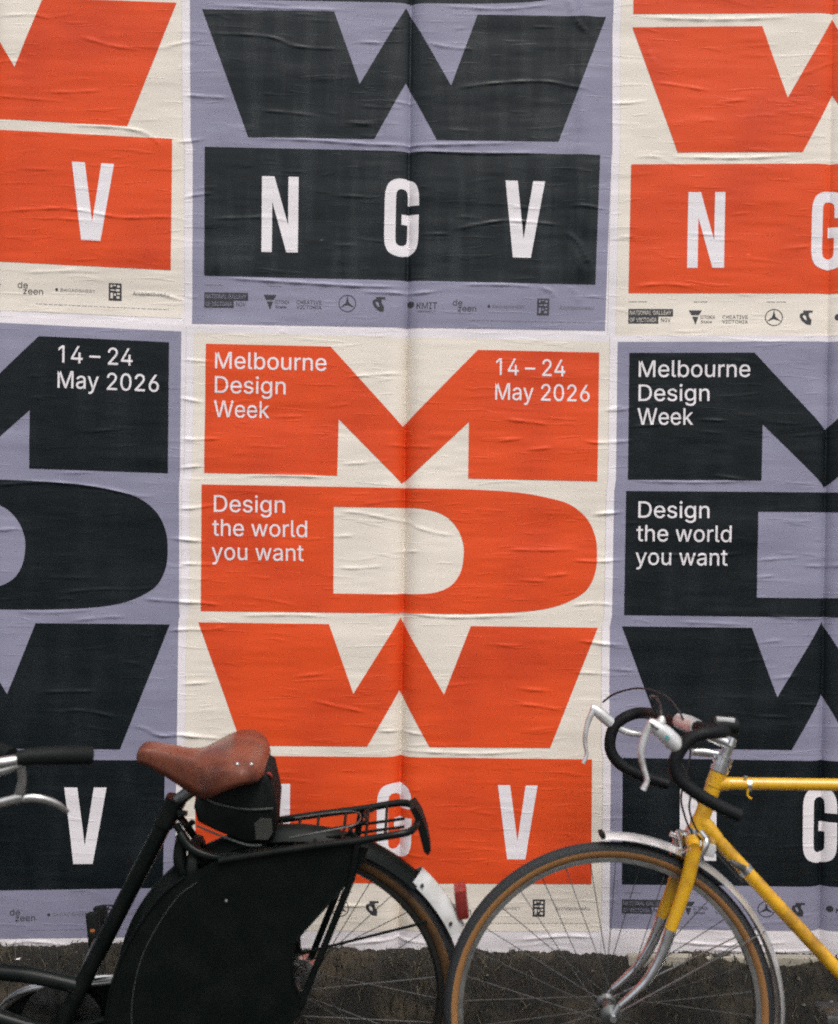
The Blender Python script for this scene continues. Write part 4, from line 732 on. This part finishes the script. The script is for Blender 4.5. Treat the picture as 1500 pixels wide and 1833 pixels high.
# frame
h_top, h_bot = L(1287, 1381), L(1246, 1490)
st_top = L(1762, 1408)
MB().tube([h_top, h_bot], 0.0165, n=16).build('head_tube', 'frame_yellow', yr)
MB().tube([L(1278, 1401), L(1289, 1402), L(1304, 1403)], [.0185, .0160, .0137], n=14).build('lug', 'frame_yellow', yr)
MB().tube([L(1252, 1468), L(1266, 1483), L(1284, 1503)], [.0190, .0178, .0152], n=14).build('lug', 'frame_yellow', yr)
MB().tube([h_top + (h_bot - h_top) * .02, h_top + (h_bot - h_top) * .24], .0180, n=16).build('lug', 'frame_yellow', yr)
MB().tube([h_top + (h_bot - h_top) * .76, h_top + (h_bot - h_top) * .98], .0180, n=16).build('lug', 'frame_yellow', yr)
MB().tube([L(1282, 1402), st_top], 0.0127, n=14).build('top_tube', 'frame_yellow', yr)
mat('frame_yellow_worn', (0.64, 0.34, 0.008), 0.36, coat=0.4, col2=(0.33, 0.16, 0.012), c2scale=26, c2lo=0.46, c2hi=0.68, var=0.12, vscale=160, stretch=(1, 1, 1))
MB().tube([L(1256, 1473), bbp], 0.0142, n=14).build('down_tube', 'frame_yellow_worn', yr)
MB().tube([bbp, st_top + (st_top - bbp) * .05], 0.0142, n=14).build('seat_tube', 'frame_yellow', yr)
for sg in (-1, 1):
    MB().tube([st_top + Vector((0.01, sg * .014, -.01)), rax + Vector((0, sg * .062, 0))], .0072, n=10).build('seat_stay', 'frame_yellow', yr)
    MB().tube([bbp + Vector((.02, sg * .022, 0)), rax + Vector((0, sg * .062, 0))], .009, n=10).build('chain_stay', 'frame_yellow', yr)
MB().tube([bbp + Vector((0, -.036, 0)), bbp + Vector((0, .036, 0))], .021, n=16).build('bottom_bracket', 'frame_yellow', yr)
MB().tube([st_top, st_top + (st_top - bbp).normalized() * .14], .0135, n=12).build('seat_post', 'alloy', yr)
sp = st_top + (st_top - bbp).normalized() * .15
saddle('saddle', yr, [(sp.x - .15, sp.z + .03, .008, .01), (sp.x - .14, sp.z + .032, .02, .025), (sp.x - .05, sp.z + .028, .028, .04), (sp.x + .03, sp.z + .03, .05, .04), (sp.x + .09, sp.z + .036, .07, .02), (sp.x + .11, sp.z + .034, .05, .012)], 'rubber')
MB().tube([sp + Vector((-.1, -.02, .005)), sp + Vector((.06, -.02, 0))], .004, n=6).tube([sp + Vector((-.1, .02, .005)), sp + Vector((.06, .02, 0))], .004, n=6).build('saddle_rail', 'alloy', yr)
# fork
nearp = [L(1243, 1520, .044), L(1228, 1584, .045), L(1200, 1664, .047)]
nearc = [L(1200, 1664, .047), L(1185, 1708, .048), L(1160, 1752, .049), L(1132, 1781, .050), L(1110, 1800, .050)]
for f in (lambda p: p, mir):
    bl = MB().tube([f(p) for p in nearp], [.0150, .0142, .0122], n=14, smooth=4).build('fork_blade', 'frame_yellow', yr)
    MB().tube([f(p) for p in nearc], [.0123, .0114, .0097, .0082, .0070], n=14, smooth=4).build('chrome_tip', 'chrome', bl)
    tip = f(nearc[-1]); MB().tube([tip, Vector((ax.x, tip.y, ax.z))], .0065, n=8, flat=.5).build('dropout', 'chrome', bl)
    e = Vector((ax.x, tip.y, ax.z)); o = -1 if tip.y < 0 else 1
    MB().tube([e + Vector((0, -o * .004, 0)), e + Vector((0, o * .012, 0))], .0070, n=6).build('axle_nut', 'chrome', bl)
MB().tube([L(1243, 1518, .052), L(1240, 1508, .03), L(1238, 1503, 0), mir(L(1240, 1508, .03)), mir(L(1243, 1518, .052))], [.012, .0145, .0155, .0145, .012], n=12, smooth=3).build('fork_crown', 'frame_yellow', yr)
MB().tube([L(1238, 1503), h_bot], .0155, n=16).tube([L(1243, 1492), L(1246, 1484)], .0195, n=16).build('headset_cup', 'chrome', yr)
# headset and stem
sx = (h_top - h_bot).normalized()
hs_ = MB()
for a, b_, r_ in ((0, .010, .0195), (.010, .015, .0165), (.015, .022, .0205), (.022, .026, .0175), (.026, .033, .0195)):
    hs_.tube([h_top + sx * a, h_top + sx * b_], r_, n=18)
hs_.build('headset', 'chrome', yr)
MB().tube([h_top + sx * .030, h_top + sx * .062], .0112, n=14).tube([h_top + sx * .058, h_top + sx * .075], [.0145, .012], n=14).build('stem_quill', 'chrome', yr)
MB().tube([h_top + sx * .060, L(1262, 1313), L(1232, 1298)], [.0125, .0118, .0125], n=12, smooth=3).tube([L(1285, 1350), L(1262, 1347), L(1238, 1346)], [.007, .009, .007], n=10, smooth=3, flat=.7).build('stem', 'chrome', yr)
MB().tube([L(1249, 1303, .045), L(1232, 1296, 0), L(1216, 1290, -.03)], [.0165, .0185, .0165], n=16).build('bar_clamp', 'hood_white', yr)
# bars
near_bar = [L(1230, 1297, 0), L(1262, 1304, .08), L(1290, 1308, .15), L(1293, 1310, .185), L(1265, 1312, .205), L(1240, 1320, .208), L(1219, 1340, .208), L(1208, 1366, .208), L(1215, 1393, .208), L(1243, 1417, .206), L(1283, 1441, .204), L(1324, 1460, .202)]
far_bar = [L(1230, 1297, 0), L(1200, 1288, -.08), L(1173, 1280, -.15), L(1160, 1277, -.185), L(1138, 1277, -.205), L(1113, 1288, -.208), L(1096, 1308, -.208), L(1092, 1338, -.208), L(1104, 1362, -.208), L(1130, 1380, -.206), L(1165, 1394, -.204), L(1196, 1404, -.202)]
for pts in (near_bar, far_bar):
    MB().tube(pts, [.0120, .0125, .0128] + [.0128] * 9, n=14, smooth=5).build('handlebar', 'bar_tape', yr)
# brake levers
hd = MB().tube([L(1160, 1293, .208), L(1172, 1300, .208), L(1190, 1313, .208), L(1206, 1329, .208), L(1222, 1346, .208)], [.009, .0135, .0158, .0160, .0125], n=14, smooth=3, flat=.85)
hd.tube([L(1180, 1300, .208), L(1184, 1290, .208), L(1185, 1282, .208)], [.010, .0085, .004], n=10, smooth=2)
hd = hd.build('brake_hood', 'hood_white', yr)
MB().tube([L(1195, 1320, .2205), L(1194, 1320, .2240)], .0042, n=10).build('sticker', 'sticker_teal', hd)
MB().tube([L(1164, 1293, .214), L(1172, 1302, .225), L(1181, 1306, .214)], .002, n=6, smooth=3).build('clamp_band', 'cable_black', hd)
MB().tube([L(1164, 1296, .208), L(1153, 1322, .208), L(1147, 1348, .208), L(1152, 1374, .208), L(1158, 1396, .208), L(1151, 1414, .208)], [.0080, .0070, .0062, .0052, .0047, .0058], n=12, smooth=5, flat=1.3).build('brake_lever', 'hood_white', yr)
hf = MB().tube([L(1058, 1266, -.208), L(1068, 1272, -.208), L(1082, 1284, -.208), L(1100, 1300, -.208)], [.007, .0118, .0135, .011], n=14, smooth=3, flat=.85)
hf.tube([L(1096, 1296, -.208), L(1122, 1310, -.208), L(1152, 1315, -.205)], [.009, .0082, .0066], n=10, smooth=3)
hf.build('brake_hood', 'hood_white', yr)
MB().tube([L(1062, 1270, -.208), L(1051, 1298, -.208), L(1047, 1326, -.208), L(1050, 1350, -.208), L(1044, 1366, -.208)], [.0070, .0060, .0052, .0044, .0052], n=12, smooth=5, flat=1.3).build('brake_lever', 'hood_white', yr)
# cables
MB().tube([L(1079, 1257, -.205), L(1100, 1242, -.18), L(1140, 1232, -.12), L(1180, 1240, -.06), L(1208, 1262, -.02), L(1228, 1300, .02), L(1236, 1345, .03), L(1226, 1395, .03), L(1219, 1430, .03), L(1228, 1468, .02), L(1240, 1494, .02)], .0022, n=7, smooth=6).build('brake_cable', 'cable_black', yr)
MB().tube([L(1184, 1286, .205), L(1182, 1262, .18), L(1172, 1246, .12), L(1166, 1252, .05), L(1185, 1300, .03), L(1222, 1370, .04), L(1236, 1415, .04), L(1234, 1450, .04), L(1250, 1490, .03), L(1285, 1530, .02), L(1330, 1580, .02)], .0022, n=7, smooth=6).build('brake_cable', 'cable_black', yr)
lmp = MB().tube([L(1276, 1299, .11), L(1296, 1299, .11), L(1320, 1300, .11)], [.017, .0185, .015], n=14, smooth=2).build('front_lamp', 'rubber', yr)
MB().box(L(1298, 1288, .118), (.036, .014, .009), Matrix.Rotation(R(3), 3, 'Y'), .002).build('lens', 'hood_white', lmp)
# front brake
cal = MB().tube([L(1236, 1497, -.005), L(1255, 1496, .02), L(1264, 1510, .034), L(1250, 1537, .034)], [.007, .008, .008, .006], n=10, smooth=4)
cal.tube([L(1236, 1497, .004), L(1214, 1492, -.02), L(1210, 1510, -.034), L(1200, 1545, -.034)], [.007, .008, .008, .006], n=10, smooth=4)
cal.tube([L(1200, 1492, -.02), L(1212, 1498, -.02)], .006, n=10); cal.tube([L(1252, 1488, .03), L(1262, 1500, .032)], .0075, n=10)
cal.tube([L(1236, 1510, .02), L(1236, 1510, -.02)], .009, n=12); cal.tube([L(1225, 1530, .03), L(1240, 1520, .05)], .008, n=10)
cal.tube([L(1215, 1485, .0), L(1222, 1520, .0)], .0055, n=10)
cal = cal.build('brake_caliper', 'chrome', yr)
for f, pp in ((0, L(1194, 1556, -.025)), (1, L(1240, 1552, .025))):
    MB().box(pp, (.034, .010, .013), Matrix.Rotation(R(-60), 3, 'Y'), .002).build('brake_pad', 'rubber', cal)
    MB().tube([pp + Vector((0, -.012, 0)), pp + Vector((0, .012, 0))], .0075, n=10).build('pad_holder', 'chrome', cal)
MB().box(L(1268, 1520, .012), (.022, .03, .026), Matrix.Rotation(R(10), 3, 'Y'), .002).build('lamp_bracket', 'hood_white', yr)
mudguard(ax, Y.r + .021, .024, -2.0, 112).build('mudguard', 'mudguard_alloy', yr)
a = R(-2.0); tipc = ax + Vector((math.sin(a), 0, math.cos(a))) * (Y.r + .015)
MB().box(tipc + Vector((-.004, 0, 0)), (.010, .040, .012), Matrix.Rotation(R(-20), 3, 'Y'), .001).build('mud_flap', 'rubber', yr)
for sg in (-1, 1):
    a = R(62); MB().tube([ax + Vector((math.sin(a) * (Y.r + .016), sg * .022, math.cos(a) * (Y.r + .016))), ax + Vector((.004, sg * .045, .004))], .0016, n=6).build('mudguard_stay', 'chrome', yr)
mudguard(rax, Y.r + .021, .024, -80, 70).build('mudguard', 'mudguard_alloy', yr)
# clips
cl = MB().tube([L(1336, 1405), L(1343, 1405)], .0142, n=14).tube([L(1332, 1391, .012), L(1338, 1392, .012)], .003, n=6).build('cable_clip', 'chrome', yr)
MB().tube([L(1339, 1412, .012), L(1338, 1424, .012), L(1345, 1430, .012)], .0025, n=6, smooth=2).build('hook', 'frame_yellow', cl)
cl = MB().tube([L(1331, 1554), L(1337, 1561)], .0160, n=14).build('lever_band', 'alloy', yr)
MB().tube([L(1333, 1556, .018), L(1318, 1548, .022), L(1306, 1540, .022)], [.008, .006, .004], n=8, smooth=2, flat=.6).build('shift_lever', 'steel_dull', cl)
# drive side beyond the frame
MB().revolve([(.085, .044), (.093, .044), (.093, .048), (.085, .048)], c=bbp, n=48).tube([bbp + Vector((0, .046, 0)), bbp + Vector((-.09, .046, 0))], .004).tube([bbp + Vector((0, .046, 0)), bbp + Vector((.045, .046, .078))], .004).tube([bbp + Vector((0, .046, 0)), bbp + Vector((.045, .046, -.078))], .004).build('chainring', 'alloy', yr)
MB().tube([bbp + Vector((0, .046, .092)), rax + Vector((0, .046, .035)), rax + Vector((.035, .046, 0)), rax + Vector((0, .046, -.035)), bbp + Vector((0, .046, -.092)), bbp + Vector((-.092, .046, 0)), bbp + Vector((0, .046, .092))], .004, n=6).build('chain', 'steel_dull', yr)
for sg in (-1, 1):
    e = bbp + Vector((sg * .15, sg * .06, sg * -.07))
    MB().tube([bbp + Vector((0, sg * .055, 0)), e], [.012, .009], n=10, flat=.6).build('crank', 'alloy', yr)
    MB().box(e + Vector((0, sg * .055, 0)), (.07, .085, .022), None, .004).build('pedal', 'steel_dull', yr)
k0 = bbp + Vector((.06, -.02, -.01)); kf = Y.Rm.transposed() @ (Vector((Y.O.x + k0.x + .08, Y.O.y - .13, 0.012)) - Y.O)
MB().tube([k0, kf], .007, n=8).build('kickstand', 'alloy', yr)

# ---------------- black city bicycle
K = Bike('city_bicycle', (527, 1795), -0.290, R(10), 0.351, 0.004)
kr = K.root; L = K.L
tag(kr, 'black city bicycle with brown leather saddle, rear rack and coat guard', 'bicycle')
ax = Vector((0, 0, K.r))
wheel(kr, ax, K.r, 0.0205, 'tyre_black', 'sidewall_brown', 'rim_dark', 0.298, 0.042, flange=.03, hubm='steel_dull', ta=80, sb=152)
bb = L(101, 1852)
fax = Vector((-1.10, 0, K.r))
wheel(kr, fax, K.r, 0.0205, 'tyre_black', 'sidewall_brown', 'rim_dark', 0.298, 0.036, flange=.03, steer=R(-33), hubm='steel_dull', ta=80, sb=152)
MB().revolve([(.0, .048), (.030, .048), (.046, .052), (.048, .060), (.048, .078), (.040, .084), (.012, .088), (0, .088)], c=ax, n=28, closed=False).build('drum_brake', 'alloy', kr)
# frame
s_top = L(312, 1438)
MB().tube([bb, s_top], .0175, n=16).build('seat_tube', 'frame_black', kr)
MB().tube([s_top - (s_top - bb).normalized() * .05, s_top + (s_top - bb).normalized() * .012], .0215, n=16).tube([s_top + Vector((.012, -.022, -.01)), s_top + Vector((.03, -.026, -.01))], .006, n=8).build('seat_clamp', 'frame_black', kr)
MB().tube([s_top, L(346, 1412)], .0135, n=14).build('seat_post', 'steel_dull', kr)
hb, ht = Vector((-.98, 0, .62)), Vector((-.915, 0, .80))
MB().tube([ht, hb], .019, n=14).build('head_tube', 'frame_black', kr)
MB().tube([L(146, 1766), L(60, 1747), L(-60, 1728), L(-170, 1660), hb + Vector((.015, 0, .04))], .0165, n=14, smooth=6).build('step_through_tube', 'frame_black', kr)
MB().tube([bb, L(0, 1822), L(-140, 1775), hb + Vector((.01, 0, 0))], .0175, n=14, smooth=6).build('down_tube', 'frame_black', kr)
MB().tube([bb + Vector((0, -.036, 0)), bb + Vector((0, .036, 0))], .023, n=16).build('bottom_bracket', 'frame_black', kr)
for sg in (-1, 1):
    MB().tube([L(318, 1468) + Vector((0, sg * .02, 0)), ax + Vector((0, sg * .058, 0))], .0078, n=10).build('seat_stay', 'frame_black', kr)
    MB().tube([bb + Vector((.02, sg * .025, 0)), ax + Vector((0, sg * .058, 0))], .0098, n=10).build('chain_stay', 'frame_black', kr)
    sd_ = Vector((-math.sin(R(33)) * .05, 0, 0))
    MB().tube([hb + Vector((0, sg * .045, -.14)), fax + Vector((.06, sg * .05, .1)), fax + Vector((0, sg * .052, 0))], [.012, .010, .008], n=10, smooth=4).build('fork_blade', 'frame_black', kr)
MB().tube([hb, hb + Vector((-.02, 0, -.06))], .018, n=14).tube([hb + Vector((-.02, .05, -.13)), hb + Vector((-.02, .03, -.07)), hb + Vector((-.02, -.03, -.07)), hb + Vector((-.02, -.05, -.13))], .014, n=10, smooth=4).build('fork_crown', 'frame_black', kr)
# handlebar turned towards the viewer, near grip reaching into the picture
hc = L(-240, 1372)
MB().tube([ht, hc], .0115, n=12).tube([hc + Vector((0, 0, -.02)), hc + Vector((0, 0, .015))], .016, n=12).build('stem', 'steel_dull', kr)
near = [hc, hc + Vector((.0, -.10, .01)), L(-120, 1368, .23), L(-40, 1370, .205), L(38, 1360, .17)]
MB().tube(near, .0112, n=12, smooth=5).tube([hc, hc + Vector((-.06, .10, .01)), hc + Vector((-.02, .24, .0)), hc + Vector((.05, .30, -.02)), hc + Vector((.13, .25, -.03))], .0112, n=12, smooth=5).build('handlebar', 'alloy', kr)
MB().tube([L(30, 1358, .175), L(55, 1354, .165), L(110, 1352, .14), L(158, 1352, .112), L(166, 1352, .108)], [.0140, .0165, .0178, .0180, .015], n=16, smooth=4).build('grip', 'rubber', kr)
MB().tube([hc + Vector((.11, .265, -.028)), hc + Vector((.24, .17, -.04))], [.017, .019], n=14).build('grip', 'rubber', kr)
lv = MB().tube([L(-40, 1388, .20), L(0, 1382, .19), L(40, 1368, .175)], [.007, .0085, .0075], n=10, smooth=3, flat=.6)
lv.tube([L(38, 1372, .172), L(40, 1398, .172), L(33, 1428, .172)], [.0085, .0088, .0095], n=10, smooth=3, flat=.55)
lv.tube([L(-50, 1450, .19), L(0, 1438, .18), L(40, 1428, .172)], [.0075, .0095, .010], n=10, smooth=3, flat=.6)
lv.build('lever_bracket', 'alloy', kr)
MB().tube([L(-30, 1442, .18), L(20, 1434, .172), L(62, 1429, .165), L(98, 1438, .155), L(122, 1454, .145)], [.008, .0085, .0085, .0075, .0045], n=10, smooth=5, flat=.7).build('brake_lever', 'alloy', kr)
# crank set on the far side
MB().tube([L(-20, 1830, -.06), L(2, 1806, -.06), L(22, 1788, -.06), L(48, 1773, -.06), L(90, 1764, -.06), L(135, 1757, -.06), L(185, 1752, -.06), L(300, 1750, -.06), L(420, 1756, -.06)], .0105, n=12, smooth=4, flat=.8).build('chain_guard', 'chrome', kr)
MB().poly([L(x_, y_, -.062) for x_, y_ in ((-20, 1836), (4, 1812), (24, 1794), (50, 1780), (90, 1771), (185, 1760), (300, 1757), (420, 1762), (540, 1790), (420, 1880), (101, 1960), (10, 1930))], (0, .003, 0)).build('chain_case', 'frame_black', kr, smooth=False)
MB().revolve([(.0, .046), (.088, .046), (.088, .049), (0, .049)], c=bb, n=40).build('chainring', 'steel_dull', kr)
MB().tube([bb + Vector((0, .047, .08)), ax + Vector((0, .047, .035)), ax + Vector((.035, .047, 0)), ax + Vector((0, .047, -.035)), bb + Vector((0, .047, -.08)), bb + Vector((-.08, .047, 0)), bb + Vector((0, .047, .08))], .004, n=6).build('chain', 'steel_dull', kr)
pe = L(176, 1684, -.075); pf = bb * 2 - pe
MB().tube([bb + Vector((0, .06, 0)), pe], [.013, .010], n=10, flat=.7).build('crank', 'chrome', kr)
MB().tube([bb + Vector((0, -.06, 0)), Vector((pf.x, -.075, pf.z))], [.013, .010], n=10, flat=.7).build('crank', 'chrome', kr)
for c_, sg in ((L(176, 1668, -.125), 1), (Vector((pf.x, -.125, pf.z)), -1)):
    rot = Matrix.Rotation(R(82 if sg > 0 else 5), 3, 'Y') @ Matrix.Rotation(R(-14), 3, 'Z')
    pd = MB()
    for dy in (-.028, .028): pd.box(Vector(c_) + rot @ Vector((0, dy, 0)), (.098, .024, .026), rot, .004)
    pd.box(Vector(c_), (.02, .09, .016), rot, .003)
    pd = pd.build('pedal', 'rubber', kr)
    MB().box(Vector(c_) + rot @ Vector((0, -.0405, 0)), (.032, .002, .010), rot, .0006).build('pedal_reflector', 'reflector_amber', pd)
# coat guard
outl = [(330, 1570), (290, 1602), (250, 1655), (222, 1705), (204, 1750), (193, 1800), (190, 1860), (235, 1905), (330, 1925), (450, 1880), (535, 1820), (548, 1795), (527, 1762), (523, 1702), (532, 1680), (570, 1637), (610, 1592), (652, 1538), (660, 1518), (600, 1508), (520, 1514), (440, 1526), (378, 1546)]
gp = [L(x_, y_, .072) for x_, y_ in outl]
MB().poly(gp, (0, .002, 0)).build('coat_guard', 'vinyl_black', kr, smooth=False)
low = [(x_, max(y_, 1600 if x_ < 560 else 1585)) for x_, y_ in outl[1:17]]
MB().poly([mir(L(x_, y_, .072)) for x_, y_ in low], (0, .002, 0)).build('coat_guard', 'vinyl_black', kr, smooth=False)
MB().tube([L(x_, y_, .073) for x_, y_ in outl[:8]], .0035, n=8, smooth=3).build('guard_piping', 'frame_black', kr)
MB().tube([L(x_, y_, .073) for x_, y_ in outl[11:18]], .003, n=8, smooth=2).build('guard_piping', 'frame_black', kr)
MB().tube([L(x_, y_, .0735) for x_, y_ in ((352, 1580), (318, 1606), (278, 1664), (250, 1725), (236, 1800), (238, 1880))], .0013, n=6, smooth=4).build('guard_seam', 'bag_piping', kr)
for x_, y_ in ((405, 1612),):
    MB().tube([L(x_, y_, .0725), L(x_, y_, .0755)], .0026, n=10).build('guard_stud', 'steel_dull', kr)
md = mudguard(ax, K.r + .022, .033, -150, 45, depth=.022).build('mudguard', 'vinyl_black', kr)
tl = mudguard(ax, K.r + .036, .027, 43.0, 66.0, depth=.030, n=24).build('mudguard_tail', 'mudguard_white', kr)
for a_ in (46.0, 62.0):
    a = R(a_); q_ = ax + Vector((math.sin(a) * (K.r + .016), -.0243, math.cos(a) * (K.r + .016)))
    MB().tube([q_ + Vector((0, .004, 0)), q_ + Vector((0, -.003, 0))], .0038, n=8).build('bolt', 'steel_dull', tl)
MB().box(L(826, 1612, -.005), (.026, .046, .066), Matrix.Rotation(R(-8), 3, 'Y'), .008).build('rear_reflector', 'reflector_red', kr)
mudguard(fax, K.r + .024, .031, -50, 110, depth=.016).build('mudguard', 'frame_black', kr)
MB().tube([L(537, 1707, .05), L(765, 1650, .032)], .003, n=7).build('mudguard_stay', 'frame_black', kr)
# rack
T = .078
near_r = [L(392, 1541, T), L(450, 1531, T), L(560, 1515, T), L(640, 1505, T), L(708, 1494, T)]
zrow = lambda p: Vector((p.x, T, p.z))
end = [L(736, 1487, T * .82), L(748, 1470, T * .25)]
rail = near_r + end + [mir(end[1]), mir(end[0])] + [mir(p) for p in near_r[::-1]]
MB().tube(rail, .0076, n=10, smooth=5).build('rack_rail', 'frame_black', kr)
def on_rail(fr, sg):            # a point on the near or far rail, fr 0..1 along it
    i = min(int(fr * 4), 3); p = near_r[i].lerp(near_r[i + 1], fr * 4 - i); return p if sg > 0 else mir(p)
for fr_ in (.34, .42, .50, .66, .80, .93):
    p = on_rail(fr_, 1)
    MB().tube([p, p * 1 + Vector((0, T, -.012)), mir(p)], .0032, n=7, smooth=3).build('rack_bar', 'frame_black', kr)
for o_ in (-.02, .02):
    MB().tube([on_rail(.30, 1) + Vector((0, T + o_, -.010)), on_rail(.99, 1) + Vector((.02, T + o_, -.008))], .0032, n=7).build('rack_bar', 'frame_black', kr)
MB().tube([on_rail(.74, 1) + Vector((0, .015, -.002)), on_rail(.70, 1) + Vector((0, .05, .006)), on_rail(.80, 1) + Vector((0, T, .004)), on_rail(.78, -1) + Vector((0, -.04, .006)), on_rail(.84, -1) + Vector((0, -.012, 0))], .0065, n=8, smooth=4, flat=.6).build('rack_bridge', 'frame_black', kr)
MB().tube([on_rail(.40, 1) + Vector((0, .03, .012)), on_rail(.60, 1) + Vector((0, .035, .014)), on_rail(.74, 1) + Vector((0, .05, .014)), on_rail(.74, -1) + Vector((0, -.05, .014)), on_rail(.60, -1) + Vector((0, -.035, .014)), on_rail(.40, -1) + Vector((0, -.03, .012))], .0018, n=6, smooth=4).build('rack_spring', 'steel_dull', kr)
for sg in (1, -1):
    f = (lambda p: p) if sg > 0 else mir
    MB().tube([f(L(640, 1508, T)), f(L(630, 1572, .074)), f(L(545, 1782, .072)), f(L(540, 1800, .072))], .0072, n=10).build('rack_stay', 'frame_black', kr)
bpl = [L(734, 1440, 0), L(744, 1436, 0), L(756, 1455, 0), L(766, 1485, 0), L(771, 1514, 0), L(766, 1522, 0), L(759, 1516, 0), L(752, 1490, 0), L(745, 1462, 0)]
MB().poly(bpl, (0, .05, 0)).build('rear_lamp', 'rubber', kr, smooth=False)
# ring lock and hanging brake parts round the seat cluster
MB().revolve([(.052 + .009 * math.cos(t_), .012 * math.sin(t_)) for t_ in [k * .785 for k in range(8)]], c=(0, 0, 0), a0=-140, a1=140, n=30).build('ring_lock', 'rubber', kr)
rl = bpy.data.objects['ring_lock']; rl.location = L(352, 1548, .0); rl.rotation_euler = (0, R(-50), R(90))
MB().tube([L(322, 1492, .03), L(345, 1520, .045), L(390, 1535, .055), L(430, 1530, .06)], [.012, .010, .008, .007], n=10, smooth=4).tube([L(325, 1500, .02), L(322, 1540, .03), L(332, 1570, .04)], [.012, .014, .010], n=10, smooth=4).build('seat_bridge', 'frame_black', kr)
k0 = bb + Vector((.08, -.03, 0)); kf = K.Rm.transposed() @ (Vector((K.O.x + k0.x + .10, K.O.y - .24, 0.004)) - K.O)
MB().tube([k0, kf], .008, n=8).build('kickstand', 'steel_dull', kr)
# saddle
ST = [(246, 1348, .010, .014), (251, 1337, .020, .026), (265, 1332, .026, .034), (300, 1337, .029, .050), (335, 1345, .036, .064), (360, 1347, .054, .070), (380, 1341, .084, .064), (402, 1333, .110, .052), (427, 1328, .123, .040), (452, 1331, .117, .031), (469, 1341, .092, .026), (479, 1353, .054, .018)]
S_ = []
for px_, py_, hw_, dr_ in ST:
    p = L(px_, py_, 0); S_.append((p.x, p.z, hw_, dr_))
sad = saddle('saddle', kr, S_, 'leather')
for px_, py_, t_ in ((425, 1397, .100), (450, 1378, .086)):
    p = L(px_, py_, t_)
    bm = bmesh.new(); bmesh.ops.create_uvsphere(bm, u_segments=10, v_segments=8, radius=.0042); me = bpy.data.meshes.new('rivet'); bm.to_mesh(me); bm.free()
    o = link('rivet', me, 'chrome', sad, smooth=True)
    # seat the rivet on the leather
    x_, y_ = p.x, p.y; z_ = np.interp(x_, [q_[0] for q_ in spline(S_, 5)], [q_[1] for q_ in spline(S_, 5)]); hw_ = np.interp(x_, [q_[0] for q_ in spline(S_, 5)], [q_[2] for q_ in spline(S_, 5)])
    y_ = max(-hw_ * .9, min(hw_ * .9, y_)); o.location = (x_, y_, z_ - .10 * hw_ * min(1, abs(y_) / (hw_ * .93)) ** 2 + .0005)
for sg in (-1, 1):
    MB().tube([L(262, 1362, 0) + Vector((0, sg * .012, 0)), L(345, 1398, 0) + Vector((0, sg * .025, 0)), L(440, 1392, 0) + Vector((0, sg * .05, 0))], .0038, n=8, smooth=3).build('saddle_rail', 'steel_dull', kr)
    cc = L(440, 1392, 0) + Vector((0, sg * .036, 0)); hel = [cc + Vector((.013 * math.cos(a_), .013 * math.sin(a_), -.05 + .055 * a_ / 31.4)) for a_ in np.arange(0, 31.5, .5)]
    MB().tube(hel, .0028, n=6).build('saddle_spring', 'steel_dull', kr)

# ---------------- bag under the saddle
bg_ = empty('saddle_bag', K.O, (R(10), 0, 0)); tag(bg_, 'black wedge-shaped bag hanging under the brown leather saddle', 'bag')
side = [(350, 1424), (372, 1408), (432, 1402), (472, 1385), (482, 1392), (494, 1446), (490, 1500), (480, 1510), (440, 1512), (384, 1490), (352, 1474), (345, 1450)]
def bag_body(pts, T, inset=.010):
    n = len(pts); cen = sum((Vector(p) for p in pts), Vector()) / n; vs = []; fs = []
    rows = [(-T + 0.0, .86), (-T + .004, .95), (-T + .014, 1.0), (T - .014, 1.0), (T - .004, .95), (T, .86)]
    for y_, k in rows:
        for p in pts: q_ = cen + (Vector(p) - cen) * k; vs.append((q_.x, y_, q_.z))
    for i in range(len(rows) - 1):
        for k in range(n): fs.append((i * n + k, i * n + (k + 1) % n, (i + 1) * n + (k + 1) % n, (i + 1) * n + k))
    fs.append(tuple(range(n))); fs.append(tuple((len(rows) - 1) * n + k for k in range(n))[::-1])
    return MB().add(vs, fs)
bp_ = [L(x_, y_, .060) for x_, y_ in side]
bag_body(bp_, .060).build('body', 'bag_fabric', bg_, angle=60)
MB().tube([L(360, 1424, .063), L(384, 1437, .063), L(420, 1446, .063), L(455, 1449, .063), L(488, 1447, .063)], .0024, n=8, smooth=4).build('piping', 'bag_piping', bg_)
MB().tube([L(352, 1478, .060), L(390, 1494, .060), L(440, 1512, .060), L(468, 1513, .060)], .0024, n=8, smooth=4).build('piping', 'bag_piping', bg_)
MB().poly([L(x_, y_, .0625) for x_, y_ in ((456, 1474), (466, 1464), (486, 1466), (488, 1490), (480, 1503), (458, 1502))], (0, .002, 0)).build('patch', 'bag_patch', bg_, smooth=False)
MB().tube([L(474, 1392, .04), L(480, 1384, .05), L(486, 1390, .05), L(482, 1398, .04)], .0028, n=7, smooth=3).build('strap_loop', 'reflector_red', bg_)
MB().tube([L(346, 1470, .045), L(334, 1480, .03), L(326, 1470, .0)], .006, n=8, smooth=3, flat=.5).build('strap', 'bag_fabric', bg_)
